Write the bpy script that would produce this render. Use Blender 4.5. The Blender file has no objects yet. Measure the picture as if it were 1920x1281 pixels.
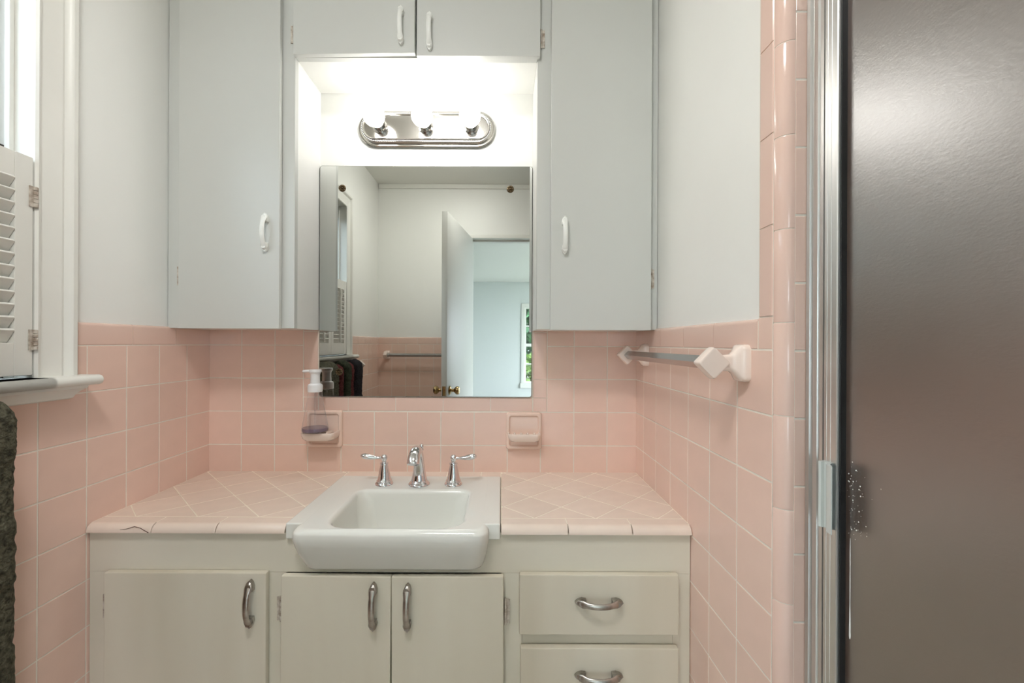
import bpy, bmesh, math, random
from mathutils import Vector, Matrix, noise
R = math.radians
random.seed(7)
scene = bpy.context.scene
C = scene.collection
PI = math.pi

# ------------------------------------------------------------------ camera
cam_d = bpy.data.cameras.new('camera')
cam_d.sensor_width = 36.0
cam_d.lens = 36.0 * 830 / 1920
cam_d.shift_x = 20 / 1920
cam_d.shift_y = 3.5 / 1920
cam_d.clip_start = 0.02
cam = bpy.data.objects.new('camera', cam_d)
C.objects.link(cam)
cam.matrix_world = Matrix.Translation((0, 0, 1.20)) @ Matrix.Rotation(R(90), 4, 'X') @ Matrix.Rotation(R(0.25), 4, 'Z')
scene.camera = cam

# ------------------------------------------------------------------ sky, exposure
SKY_STRENGTH = 18.5
BULB_STRENGTH = 21.0
FILL_STRENGTH = 51.0
w = bpy.data.worlds.new('sky')
scene.world = w
w.use_nodes = True
bg = w.node_tree.nodes['Background']
bg.inputs[0].default_value = (0.80, 0.90, 1.0, 1)
bg.inputs[1].default_value = SKY_STRENGTH
vs = scene.view_settings
vs.view_transform = 'Standard'
vs.look = 'None'
vs.exposure = 0.17
vs.gamma = 1.0
vs.use_curve_mapping = False
cy = scene.cycles
cy.use_denoising = True
cy.max_bounces = 10
cy.diffuse_bounces = 4
cy.use_adaptive_sampling = True
cy.adaptive_threshold = 0.03
cy.glossy_bounces = 4
cy.transparent_max_bounces = 12
cy.transmission_bounces = 8
cy.sample_clamp_indirect = 6.0
cy.caustics_reflective = False
cy.caustics_refractive = False
cy.use_light_tree = False

# ------------------------------------------------------------------ room dimensions (metres)
XL, XR = -0.970, 0.4508          # left wall, right wall
YB, YF = 1.470, -0.570           # wall with the vanity, wall with the door
ZC = 2.45                        # ceiling
WAINSCOT = 1.245
ROWS = [1.191, 1.0815, 0.972, 0.8615, 0.752, 0.6425, 0.533, 0.4235, 0.314, 0.2045, 0.095, 0.0]
TT = 0.008                       # tile thickness

# ------------------------------------------------------------------ materials
MATS = {}
def s2l(c):
    return tuple(((v / 255) / 12.92 if v / 255 <= 0.04045 else ((v / 255 + 0.055) / 1.055) ** 2.4) for v in c)
def mat(name, rgb, rough=0.5, metal=0.0, spec=0.5, var=0.0, nscale=6.0, namp=0.0, bump=0.0, bscale=60.0, bdist=0.002,
        stretch=(1, 1, 1), coat=0.0, ior=1.5, c2=None, rvar=0.0, anis=0.0):
    m = bpy.data.materials.new(name)
    m.use_nodes = True
    nt = m.node_tree
    p = nt.nodes['Principled BSDF']
    lin = s2l(rgb)
    p.inputs['Base Color'].default_value = (*lin, 1)
    p.inputs['Roughness'].default_value = rough
    p.inputs['Metallic'].default_value = metal
    p.inputs['Specular IOR Level'].default_value = spec
    p.inputs['IOR'].default_value = ior
    p.inputs['Coat Weight'].default_value = coat
    p.inputs['Coat Roughness'].default_value = 0.08
    if anis:
        p.inputs['Anisotropic'].default_value = anis
    col = None
    tc = nt.nodes.new('ShaderNodeTexCoord')
    mp = nt.nodes.new('ShaderNodeMapping')
    mp.inputs['Scale'].default_value = stretch
    nt.links.new(tc.outputs['Object'], mp.inputs['Vector'])
    if namp or c2:
        n = nt.nodes.new('ShaderNodeTexNoise')
        n.inputs['Scale'].default_value = nscale
        n.inputs['Detail'].default_value = 3
        nt.links.new(mp.outputs[0], n.inputs['Vector'])
        mx = nt.nodes.new('ShaderNodeMix')
        mx.data_type = 'RGBA'
        l2 = s2l(c2) if c2 else tuple(v * (1 - namp) for v in lin)
        mx.inputs['A'].default_value = (*lin, 1)
        mx.inputs['B'].default_value = (*l2, 1)
        ramp = nt.nodes.new('ShaderNodeMapRange')
        ramp.inputs['From Min'].default_value = 0.35
        ramp.inputs['From Max'].default_value = 0.75
        nt.links.new(n.outputs['Fac'], ramp.inputs['Value'])
        nt.links.new(ramp.outputs[0], mx.inputs['Factor'])
        col = mx.outputs['Result']
        if rvar:
            rr = nt.nodes.new('ShaderNodeMapRange')
            rr.inputs['To Min'].default_value = rough
            rr.inputs['To Max'].default_value = rough + rvar
            nt.links.new(n.outputs['Fac'], rr.inputs['Value'])
            nt.links.new(rr.outputs[0], p.inputs['Roughness'])
    if var:
        oi = nt.nodes.new('ShaderNodeObjectInfo')
        hs = nt.nodes.new('ShaderNodeHueSaturation')
        mr = nt.nodes.new('ShaderNodeMapRange')
        mr.inputs['To Min'].default_value = 1 - var
        mr.inputs['To Max'].default_value = 1 + var
        nt.links.new(oi.outputs['Random'], mr.inputs['Value'])
        nt.links.new(mr.outputs[0], hs.inputs['Value'])
        if col is None:
            hs.inputs['Color'].default_value = (*lin, 1)
        else:
            nt.links.new(col, hs.inputs['Color'])
        col = hs.outputs['Color']
    if col is not None:
        nt.links.new(col, p.inputs['Base Color'])
    if bump:
        n2 = nt.nodes.new('ShaderNodeTexNoise')
        n2.inputs['Scale'].default_value = bscale
        n2.inputs['Detail'].default_value = 2
        nt.links.new(mp.outputs[0], n2.inputs['Vector'])
        b = nt.nodes.new('ShaderNodeBump')
        b.inputs['Strength'].default_value = bump
        b.inputs['Distance'].default_value = bdist
        nt.links.new(n2.outputs['Fac'], b.inputs['Height'])
        nt.links.new(b.outputs[0], p.inputs['Normal'])
    MATS[name] = m
    return m

mat('plaster', (244, 244, 239), 0.45, bump=0.12, bscale=18, bdist=0.004, namp=0.03, nscale=3)
mat('ceiling_paint', (232, 231, 224), 0.7, bscale=25)
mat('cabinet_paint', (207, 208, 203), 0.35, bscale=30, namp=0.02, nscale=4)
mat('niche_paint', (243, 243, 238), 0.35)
mat('trim_paint', (236, 235, 228), 0.38, bump=0.15, bscale=40, namp=0.03, nscale=9)
mat('vanity_paint', (230, 224, 207), 0.42, bump=0.10, bscale=22, stretch=(1, 1, 0.12), c2=(212, 203, 183), nscale=5)
mat('vanity_frame_paint', (228, 222, 206), 0.42, bump=0.10, bscale=22, stretch=(0.15, 1, 1), c2=(216, 210, 192), nscale=4)
mat('pink_tile', (236, 203, 187), 0.16, var=0.025, bscale=14, bdist=0.003, namp=0.03, nscale=20)
mat('pink_trim', (230, 198, 183), 0.14, var=0.02)
mat('counter_tile', (238, 220, 205), 0.24, var=0.03, namp=0.05, nscale=25, bscale=14)
mat('grout', (240, 231, 218), 0.8, namp=0.12, nscale=30)
mat('counter_grout', (242, 232, 214), 0.8, namp=0.08, nscale=30)
mat('porcelain', (236, 236, 229), 0.10, namp=0.015, nscale=8)
mat('ceramic_pink', (238, 210, 194), 0.12)
mat('ceramic_pale', (240, 222, 210), 0.14)
mat('chrome', (225, 225, 228), 0.06, metal=1.0)
mat('worn_chrome', (192, 188, 182), 0.22, metal=1.0, c2=(120, 108, 94), nscale=40, rvar=0.2, bump=0.1, bscale=150, bdist=0.0005)
mat('nickel', (176, 173, 167), 0.14, metal=1.0, namp=0.05, nscale=40)
mat('hinge_paint', (214, 206, 194), 0.5, c2=(136, 114, 94), nscale=90)
mat('aluminium', (222, 222, 220), 0.38, metal=1.0, stretch=(1, 1, 0.03), bump=0.08, bscale=400, bdist=0.0004, namp=0.12, nscale=120)
mat('bar_metal', (170, 168, 168), 0.2, metal=1.0)
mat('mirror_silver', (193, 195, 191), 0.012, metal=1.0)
mat('mirror_edge', (70, 70, 66), 0.4)
mat('bronze', (112, 96, 72), 0.35, metal=0.9, c2=(50, 40, 28), nscale=200)
mat('dark_gap', (22, 20, 18), 0.7)
mat('window_bronze', (58, 52, 42), 0.45, metal=0.3)
mat('gasket', (16, 15, 15), 0.5)
mat('paint_splash', (240, 240, 236), 0.5)
mat('pull_plastic', (206, 212, 208), 0.22)
mat('white_plastic', (240, 240, 240), 0.3)
mat('liquid', (116, 100, 116), 0.1)
mat('towel_dark', (104, 102, 86), 0.95, spec=0.1, c2=(46, 45, 38), nscale=110, bump=1.0, bscale=220, bdist=0.006)
mat('towel_green', (74, 80, 64), 0.95, spec=0.1, c2=(40, 44, 34), nscale=160, bump=0.9, bscale=320, bdist=0.004)
mat('towel_maroon', (118, 66, 66), 0.95, spec=0.1, c2=(70, 34, 36), nscale=160, bump=0.9, bscale=320, bdist=0.004)
mat('towel_black', (58, 56, 60), 0.95, spec=0.1, c2=(26, 24, 27), nscale=160, bump=0.9, bscale=320, bdist=0.004)
mat('floor_tile', (230, 224, 214), 0.4, namp=0.1, nscale=12)
mat('bedroom_paint', (221, 225, 223), 0.6)
mat('bedroom_floor', (196, 196, 196), 0.8, namp=0.1, nscale=60)
mat('brass', (186, 158, 112), 0.22, metal=1.0)
mat('door_paint', (232, 232, 226), 0.4, bscale=20)
mat('lawn', (136, 140, 124), 0.9, namp=0.3, nscale=8)
mat('leaf_green', (58, 100, 58), 0.6, c2=(20, 46, 30), nscale=3)
mat('leaf_lime', (112, 140, 58), 0.6, c2=(60, 84, 30), nscale=5)
mat('leaf_dark', (58, 72, 44), 0.6, c2=(30, 36, 22), nscale=4)
mat('hedge_core', (30, 30, 20), 0.9, namp=.4, nscale=30)
mat('bark', (92, 76, 60), 0.9, namp=0.4, nscale=20)
mat('crack', (92, 60, 48), 0.9)
mat('handle_paint', (240, 241, 236), 0.25)
mat('stain_brown', (120, 78, 48), 0.8)

# obscure bronze shower glass: dark body, softly glossy pebbled face
def obscure_glass():
    m = mat('obscure_glass', (78, 58, 46), 0.33, spec=1.0, ior=2.3, bump=0.10, bscale=140, bdist=0.0015, namp=0.12, nscale=5, stretch=(1, 1, 2.2))
    return m
obscure_glass()

def thin_glass(name, tint, refl_rough=0.02, edge=0.75):
    m = bpy.data.materials.new(name)
    m.use_nodes = True
    nt = m.node_tree
    nt.nodes.clear()
    out = nt.nodes.new('ShaderNodeOutputMaterial')
    tr = nt.nodes.new('ShaderNodeBsdfTransparent')
    tr.inputs[0].default_value = (*tint, 1)
    gl = nt.nodes.new('ShaderNodeBsdfGlossy')
    gl.inputs['Roughness'].default_value = refl_rough
    lw = nt.nodes.new('ShaderNodeLayerWeight')
    lw.inputs['Blend'].default_value = 0.5
    pw = nt.nodes.new('ShaderNodeMath')
    pw.operation = 'POWER'
    pw.inputs[1].default_value = 3.5
    nt.links.new(lw.outputs['Facing'], pw.inputs[0])
    fr = nt.nodes.new('ShaderNodeMath')
    fr.operation = 'MULTIPLY_ADD'
    fr.inputs[1].default_value = edge
    fr.inputs[2].default_value = 0.045
    nt.links.new(pw.outputs[0], fr.inputs[0])
    mx = nt.nodes.new('ShaderNodeMixShader')
    nt.links.new(fr.outputs[0], mx.inputs[0])
    nt.links.new(tr.outputs[0], mx.inputs[1])
    nt.links.new(gl.outputs[0], mx.inputs[2])
    nt.links.new(mx.outputs[0], out.inputs[0])
    MATS[name] = m
thin_glass('window_glass', (0.97, 0.985, 0.98))
thin_glass('dimmed_glass', (0.79, 0.81, 0.82))  # glass tinted darker to cut the daylight entering the bathroom
thin_glass('clear_plastic', (0.985, 0.98, 0.985), 0.12, 0.65)
def milky(name, amount):
    nt = MATS[name].node_tree
    gl = next(n for n in nt.nodes if n.type == 'BSDF_GLOSSY')
    mix = next(n for n in nt.nodes if n.type == 'MIX_SHADER')
    df = nt.nodes.new('ShaderNodeBsdfDiffuse')
    df.inputs[0].default_value = (.85, .83, .84, 1)
    m2 = nt.nodes.new('ShaderNodeMixShader')
    m2.inputs[0].default_value = amount
    nt.links.new(gl.outputs[0], m2.inputs[1])
    nt.links.new(df.outputs[0], m2.inputs[2])
    nt.links.new(m2.outputs[0], mix.inputs[2])
milky('clear_plastic', 0.55)
thin_glass('clear_acrylic', (0.82, 0.85, 0.84), 0.15)

def emitter(name, rgb, strength):
    m = bpy.data.materials.new(name)
    m.use_nodes = True
    nt = m.node_tree
    nt.nodes.clear()
    out = nt.nodes.new('ShaderNodeOutputMaterial')
    e = nt.nodes.new('ShaderNodeEmission')
    e.inputs[0].default_value = (*rgb, 1)
    e.inputs[1].default_value = strength
    nt.links.new(e.outputs[0], out.inputs[0])
    MATS[name] = m
emitter('bulb_glow', (1.0, 0.98, 0.945), BULB_STRENGTH)
emitter('fill_glow', (1.0, 0.99, 0.97), FILL_STRENGTH)  # glow of the added fill dome

# ------------------------------------------------------------------ mesh helpers
def new():
    return bmesh.new()
def merge(bm, tmp, M=None):
    me = bpy.data.meshes.new('tmp')
    if M is not None:
        tmp.transform(M)
    tmp.to_mesh(me)
    tmp.free()
    bm.from_mesh(me)
    bpy.data.meshes.remove(me)
    return bm
def box(bm, x0, x1, y0, y1, z0, z1, bev=0.0, seg=2, M=None):
    t = bmesh.new()
    bmesh.ops.create_cube(t, size=1.0)
    for v in t.verts:
        v.co = Vector((x0 + (v.co.x + .5) * (x1 - x0), y0 + (v.co.y + .5) * (y1 - y0), z0 + (v.co.z + .5) * (z1 - z0)))
    if bev > 0:
        bmesh.ops.bevel(t, geom=t.edges[:], offset=bev, segments=seg, profile=0.5, affect='EDGES')
    return merge(bm, t, M)
def lathe(bm, prof, seg=24, M=None, cap=True):
    t = bmesh.new()
    rings = []
    for r, z in prof:
        rings.append([t.verts.new((r * math.cos(2 * PI * k / seg), r * math.sin(2 * PI * k / seg), z)) for k in range(seg)] if r > 1e-6 else [t.verts.new((0, 0, z))])
    for a, b in zip(rings, rings[1:]):
        for k in range(seg):
            k2 = (k + 1) % seg
            if len(a) == 1 and len(b) == 1:
                continue
            if len(a) == 1:
                t.faces.new((a[0], b[k2], b[k]))
            elif len(b) == 1:
                t.faces.new((a[k], a[k2], b[0]))
            else:
                t.faces.new((a[k], a[k2], b[k2], b[k]))
    if cap:
        if len(rings[0]) > 1:
            t.faces.new(rings[0][::-1])
        if len(rings[-1]) > 1:
            t.faces.new(rings[-1])
    return merge(bm, t, M)
def sweep(bm, pts, sizes, side=(1, 0, 0), seg=14, cap=True, M=None):
    """tube along pts; sizes = (half width along side, half height) per point"""
    t = bmesh.new()
    pts = [Vector(p) for p in pts]
    rings = []
    side = Vector(side).normalized()
    for i, p in enumerate(pts):
        a = pts[max(i - 1, 0)]
        b = pts[min(i + 1, len(pts) - 1)]
        tan = (b - a).normalized()
        s = (side - tan * side.dot(tan)).normalized()
        u = tan.cross(s)
        wd, ht = sizes[i] if isinstance(sizes[i], tuple) else (sizes[i], sizes[i])
        rings.append([t.verts.new(p + s * wd * math.cos(2 * PI * k / seg) + u * ht * math.sin(2 * PI * k / seg)) for k in range(seg)])
    for a, b in zip(rings, rings[1:]):
        for k in range(seg):
            k2 = (k + 1) % seg
            t.faces.new((a[k], a[k2], b[k2], b[k]))
    if cap:
        t.faces.new(rings[0][::-1])
        t.faces.new(rings[-1])
    bmesh.ops.recalc_face_normals(t, faces=t.faces[:])
    return merge(bm, t, M)
def prism(bm, poly, axis, a0, a1, M=None):
    """polygon in the plane across axis ('x': (y,z), 'y': (x,z), 'z': (x,y)), pulled from a0 to a1"""
    t = bmesh.new()
    def pt(p, a):
        return {'x': (a, p[0], p[1]), 'y': (p[0], a, p[1]), 'z': (p[0], p[1], a)}[axis]
    A = [t.verts.new(pt(p, a0)) for p in poly]
    B = [t.verts.new(pt(p, a1)) for p in poly]
    n = len(poly)
    t.faces.new(A)
    t.faces.new(B[::-1])
    for k in range(n):
        t.faces.new((A[k], B[k], B[(k + 1) % n], A[(k + 1) % n]))
    bmesh.ops.recalc_face_normals(t, faces=t.faces[:])
    return merge(bm, t, M)
def loft(bm, loops, cap_first=False, cap_last=False, closed=False):
    t = bmesh.new()
    rings = [[t.verts.new(p) for p in L] for L in loops]
    n = len(rings[0])
    pairs = list(zip(rings, rings[1:]))
    if closed:
        pairs.append((rings[-1], rings[0]))
    for a, b in pairs:
        for k in range(n):
            k2 = (k + 1) % n
            t.faces.new((a[k], a[k2], b[k2], b[k]))
    if cap_first:
        t.faces.new(rings[0][::-1])
    if cap_last:
        t.faces.new(rings[-1])
    bmesh.ops.recalc_face_normals(t, faces=t.faces[:])
    return merge(bm, t)
def rrect(x0, x1, y0, y1, r, z, n=8):
    """rounded rectangle loop; r is one radius or (bl, br, tr, tl)"""
    rs = r if isinstance(r, tuple) else (r,) * 4
    out = []
    for (cx, cy, a0, rr) in ((x0, y0, PI, rs[0]), (x1, y0, 1.5 * PI, rs[1]), (x1, y1, 0, rs[2]), (x0, y1, .5 * PI, rs[3])):
        ox = cx + rr if cx == x0 else cx - rr
        oy = cy + rr if cy == y0 else cy - rr
        for k in range(n + 1):
            a = a0 + .5 * PI * k / n
            out.append((ox + rr * math.cos(a), oy + rr * math.sin(a), z))
    return out

def obj(name, bm, m, parent=None, smooth=40, loc=None):
    """link a bmesh (in world metres) as ONE mesh object; vertices become local to its parent"""
    off = Vector((0, 0, 0))
    q = parent
    while q is not None:
        off += Vector(q.location)
        q = q.parent
    if loc is not None:
        off += Vector(loc)
    if off.length > 0:
        bmesh.ops.translate(bm, verts=bm.verts[:], vec=-off)
    me = bpy.data.meshes.new(name)
    bm.to_mesh(me)
    bm.free()
    me.materials.append(MATS[m])
    if smooth:
        me.polygons.foreach_set('use_smooth', [True] * len(me.polygons))
        me.set_sharp_from_angle(angle=R(smooth))
    o = bpy.data.objects.new(name, me)
    C.objects.link(o)
    if smooth and len(me.polygons) < 4000:
        wn = o.modifiers.new('weighted_normal', 'WEIGHTED_NORMAL')
        wn.keep_sharp = True
    if loc is not None:
        o.location = loc
    if parent is not None:
        o.parent = parent
    return o
def place(name, me, parent, M):
    o = bpy.data.objects.new(name, me)
    C.objects.link(o)
    o.parent = parent
    o.matrix_local = Matrix.Translation(-parent.location) @ M
    return o
def thing(name, label, cat, loc=(0, 0, 0), group=None):
    o = bpy.data.objects.new(name, None)
    o.empty_display_size = 0.05
    C.objects.link(o)
    o.location = loc
    return tag(o, label, cat, group)
def tag(o, label, cat, group=None):
    o['label'] = label
    o['category'] = cat
    if group:
        o['group'] = group
    return o
def struct(o, label=None):
    o['kind'] = 'structure'
    if label:
        o['label'] = label
    return o
def copy_tree(o, parent=None):
    c = o.copy()
    C.objects.link(c)
    if parent is not None:
        c.parent = parent
    for ch in list(o.children):
        copy_tree(ch, c)
    return c

# tile helpers -----------------------------------------------------
TILE_CACHE = {}
def tile_mesh(poly, t, matname, bev=0.0011, gap=0.0011):
    """poly: convex outline (u, v) about its centre; shrinks by gap, bevelled face"""
    key = (tuple((round(p[0], 4), round(p[1], 4)) for p in poly), t, matname)
    if key in TILE_CACHE:
        return TILE_CACHE[key]
    def shrink(P, d):
        n = len(P)
        out = list(P)
        area = sum(P[i][0] * P[(i + 1) % n][1] - P[(i + 1) % n][0] * P[i][1] for i in range(n))
        sg = 1 if area > 0 else -1
        for i in range(n):
            a, b = P[i], P[(i + 1) % n]
            ex, ey = b[0] - a[0], b[1] - a[1]
            L = math.hypot(ex, ey)
            if L < 1e-9:
                continue
            nx, ny = -ey / L * sg, ex / L * sg
            out = clip_half(out, (a[0] + nx * d, a[1] + ny * d), (nx, ny))
            if len(out) < 3:
                return []
        return out
    base = shrink(poly, gap)
    if len(base) < 3:
        return None
    cx = sum(p[0] for p in base) / len(base)
    cyy = sum(p[1] for p in base) / len(base)
    def toward(P, d):
        out = []
        for p in P:
            vx, vy = cx - p[0], cyy - p[1]
            L = math.hypot(vx, vy)
            k = min(d * 1.35, L * .4) / max(L, 1e-9)
            out.append((p[0] + vx * k, p[1] + vy * k))
        return out
    top = toward(base, bev)
    mid = toward(base, bev * .3)
    bm = new()
    loft(bm, [[(p[0], p[1], 0) for p in base], [(p[0], p[1], t - bev) for p in base],
              [(p[0], p[1], t - bev * .3) for p in mid], [(p[0], p[1], t) for p in top]], cap_last=True)
    me = bpy.data.meshes.new('tile')
    bm.to_mesh(me)
    bm.free()
    me.materials.append(MATS[matname])
    TILE_CACHE[key] = me
    return me
def clip_half(P, q, nrm):
    out = []
    n = len(P)
    for i in range(n):
        a, b = P[i], P[(i + 1) % n]
        da = (a[0] - q[0]) * nrm[0] + (a[1] - q[1]) * nrm[1]
        db = (b[0] - q[0]) * nrm[0] + (b[1] - q[1]) * nrm[1]
        if da >= -1e-9:
            out.append(a)
        if (da > 1e-9 and db < -1e-9) or (da < -1e-9 and db > 1e-9):
            k = da / (da - db)
            out.append((a[0] + (b[0] - a[0]) * k, a[1] + (b[1] - a[1]) * k))
    res = []
    for p in out:
        if not res or math.hypot(p[0] - res[-1][0], p[1] - res[-1][1]) > 1e-6:
            res.append(p)
    if len(res) > 1 and math.hypot(res[0][0] - res[-1][0], res[0][1] - res[-1][1]) < 1e-6:
        res.pop()
    return res
# frames of the walls: (u axis, v axis, normal, plane origin of the tile backs)
FR = {
    'back': (Vector((1, 0, 0)), Vector((0, 0, 1)), Vector((0, -1, 0)), Vector((0, YB + 0.004, 0))),
    'left': (Vector((0, 1, 0)), Vector((0, 0, 1)), Vector((1, 0, 0)), Vector((XL - 0.004, 0, 0))),
    'right': (Vector((0, 1, 0)), Vector((0, 0, 1)), Vector((-1, 0, 0)), Vector((XR + 0.004, 0, 0))),
    'front': (Vector((1, 0, 0)), Vector((0, 0, 1)), Vector((0, 1, 0)), Vector((0, YF - 0.004, 0))),
    'return': (Vector((1, 0, 0)), Vector((0, 0, 1)), Vector((0, -1, 0)), Vector((0, 0.7125, 0))),
    'top': (Vector((1, 0, 0)), Vector((0, 1, 0)), Vector((0, 0, 1)), Vector((0, 0, 0.766))),
}
def frame_matrix(fr, u, v, rot=0.0):
    U, V, N, O = FR[fr]
    c, s = math.cos(rot), math.sin(rot)
    a = U * c + V * s
    b = -U * s + V * c
    p = O + U * u + V * v
    M = Matrix.Identity(4)
    for i in range(3):
        M[i][0], M[i][1], M[i][2], M[i][3] = a[i], b[i], N[i], p[i]
    if a.cross(b).dot(N) < 0:          # keep a right-handed frame
        for i in range(3):
            M[i][0] = -a[i]
    return M
def tile_poly(fr, parent, poly, matname='pink_tile', t=TT, name='tile', gap=0.0013):
    cx = sum(p[0] for p in poly) / len(poly)
    cyy = sum(p[1] for p in poly) / len(poly)
    M = frame_matrix(fr, cx, cyy)
    flip = -1 if fr in ('left', 'front') and False else 1
    U, V, N, O = FR[fr]
    sgn = 1 if U.cross(V).dot(N) > 0 else -1
    loc = [((p[0] - cx) * sgn, p[1] - cyy) for p in poly]
    if sgn < 0:
        loc = loc[::-1]
    me = tile_mesh(loc, t, matname, gap=gap)
    if me is None:
        return
    jit = 0.00015
    M = M @ Matrix.Translation((0, 0, random.uniform(-jit, jit)))
    return place(name, me, parent, M)
def tile_rect(fr, parent, u0, u1, v0, v1, **k):
    if u1 - u0 < 0.006 or v1 - v0 < 0.006:
        return
    w2, h2 = (u1 - u0) / 2, (v1 - v0) / 2
    cu, cv = (u0 + u1) / 2, (v0 + v1) / 2
    return tile_poly(fr, parent, [(cu - w2, cv - h2), (cu + w2, cv - h2), (cu + w2, cv + h2), (cu - w2, cv + h2)], **k)
def subtract(rects, hole):
    out = []
    hu0, hu1, hv0, hv1 = hole
    for (u0, u1, v0, v1) in rects:
        if hu1 <= u0 or hu0 >= u1 or hv1 <= v0 or hv0 >= v1:
            out.append((u0, u1, v0, v1))
            continue
        if u0 < hu0: out.append((u0, hu0, v0, v1))
        if hu1 < u1: out.append((hu1, u1, v0, v1))
        m0, m1 = max(u0, hu0), min(u1, hu1)
        if v0 < hv0: out.append((m0, m1, v0, hv0))
        if hv1 < v1: out.append((m0, m1, hv1, v1))
    return out
CAPS = {}
def cap_mesh(length, height, matname, t=0.0087, r=0.0082):
    key = (round(length, 4), round(height, 4), matname)
    if key in CAPS:
        return CAPS[key]
    g = 0.0011
    prof = [(g, 0), (g, t - .0015), (g + .0015, t)]
    for k in range(7):
        a = .5 * PI * k / 6
        prof.append((height - r + r * math.sin(a), t - r + r * math.cos(a)))
    prof.append((height, 0))
    bm = new()
    L = length / 2 - g
    loft(bm, [[(s, p[0] - height / 2, p[1]) for p in prof] for s in (-L, L)], cap_first=True, cap_last=True)
    me = bpy.data.meshes.new('bullnose_tile')
    bm.to_mesh(me)
    bm.free()
    me.materials.append(MATS[matname])
    me.polygons.foreach_set('use_smooth', [True] * len(me.polygons))
    me.set_sharp_from_angle(angle=R(35))
    CAPS[key] = me
    return me
def cap_tile(fr, parent, uc, vc, length, height, rot=0.0, matname='pink_trim'):
    """bullnose piece; its rounded edge points along +v when rot = 0"""
    me = cap_mesh(length, height, matname)
    return place('bullnose_tile', me, parent, frame_matrix(fr, uc, vc, rot))

# ================================================================== the setting
WT = 0.12
floor = struct(obj('floor', box(new(), XL - WT, 1.40, YF - WT, YB + WT, -0.05, 0.0), 'floor_tile', smooth=0), 'pale tiled bathroom floor')
ceiling = struct(obj('ceiling', box(new(), XL - WT, 1.40, YF - WT, YB + WT, ZC, ZC + 0.05), 'ceiling_paint', smooth=0), 'off white bathroom ceiling')

# back wall ---------------------------------------------------------
PB = YB + 0.004       # plaster plane of the back wall
wall_back = struct(obj('wall_back', box(new(), XL - WT, 1.40, PB, PB + WT, 0, ZC), 'plaster', smooth=0),
                   'vanity wall with pink tile below and white plaster above')
MX0, MX1, MZ0, MZ1 = -0.600, 0.100, 1.023, 1.783     # the mirror
g = box(new(), XL, XR, YB - 0.0033, PB, 0.70, 1.30)
obj('grout', g, 'grout', wall_back, smooth=0)
cols = [XL + 0.1101 * k for k in range(13)] + [XR]
TLX, TRX = -0.655, 0.152      # outer edges of the trim beside the mirror
TBZ = 0.974                   # lower edge of the trim below the mirror
for i in range(len(cols) - 1):
    u0, u1 = cols[i], cols[i + 1]
    rows = [1.30] + ROWS[:4] + [0.766]
    for j in range(len(rows) - 1):
        v1, v0 = rows[j], rows[j + 1]
        for (a, b, c, d) in subtract([(u0, u1, v0, v1)], (TLX, TRX, TBZ, 1.40)):
            tile_rect('back', wall_back, a, b, c, d)
# bullnose trim under and beside the mirror
x = MX0 - 0.004
lens = [0.098, 0.157, 0.157, 0.157, 0.139]
for L in lens:
    cap_tile('back', wall_back, x + L / 2, (TBZ + MZ0) / 2, L, MZ0 - TBZ)
    x += L
for (u0, u1, rot) in ((TLX, MX0 - 0.003, -PI / 2), (MX1 + 0.003, TRX, PI / 2)):
    zc = TBZ
    for L in (0.0455, 0.062, 0.155, 0.06):
        cap_tile('back', wall_back, (u0 + u1) / 2, zc + L / 2, L, abs(u1 - u0), rot if True else 0)
        zc += L

# left wall with the window hole -----------------------------------
PLX = XL - 0.004
WY0, WY1, WZ0, WZ1 = 0.185, 0.908, 1.125, 2.04       # window opening
CW = 0.085                                           # casing width
g = new()
HG = 0.0185
box(g, PLX - WT, PLX, YF - WT, WY0 - HG, 0, ZC)
box(g, PLX - WT, PLX, WY1 + HG, YB + WT, 0, ZC)
box(g, PLX - WT, PLX, WY0 - HG, WY1 + HG, 0, WZ0 - 0.0225)
box(g, PLX - WT, PLX, WY0 - HG, WY1 + HG, WZ1 + HG, ZC)
wall_left = struct(obj('wall_left', g, 'plaster', smooth=0), 'window wall with pink tile wainscot')
g = new()
WIN_HOLE = (WY0 - CW - 0.008, WY1 + CW + 0.008, 1.100, 2.3)
box(g, PLX - 0.001, XL + 0.0033, YF, WIN_HOLE[0], 0, WAINSCOT - 0.004)
box(g, PLX - 0.001, XL + 0.0033, WIN_HOLE[1], YB, 0, WAINSCOT - 0.004)
box(g, PLX - 0.001, XL + 0.0033, WIN_HOLE[0], WIN_HOLE[1], 0, 1.100)
obj('grout', g, 'grout', wall_left, smooth=0)
cols = [YB] + [1.361 - 0.1093 * k for k in range(18)]
cols = [c for c in cols if c > YF] + [YF]
for i in range(len(cols) - 1):
    u1, u0 = cols[i], cols[i + 1]
    for j in range(len(ROWS) - 1):
        for (a, b, c, d) in subtract([(u0, u1, ROWS[j + 1], ROWS[j])], WIN_HOLE):
            tile_rect('left', wall_left, a, b, c, d)
def cap_run(fr, parent, u_from, u_to, piece, zc=None):
    u = u_from
    sgn = 1 if u_to > u_from else -1
    while abs(u_to - u) > 0.01:
        L = min(piece, abs(u_to - u))
        cap_tile(fr, parent, u + sgn * L / 2, (ROWS[0] + WAINSCOT) / 2, L, WAINSCOT - ROWS[0])
        u += sgn * L
cap_run('left', wall_left, YB - 0.003, WIN_HOLE[1], 0.1535)
cap_run('left', wall_left, WIN_HOLE[0], YF + 0.003, 0.1535)

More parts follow.
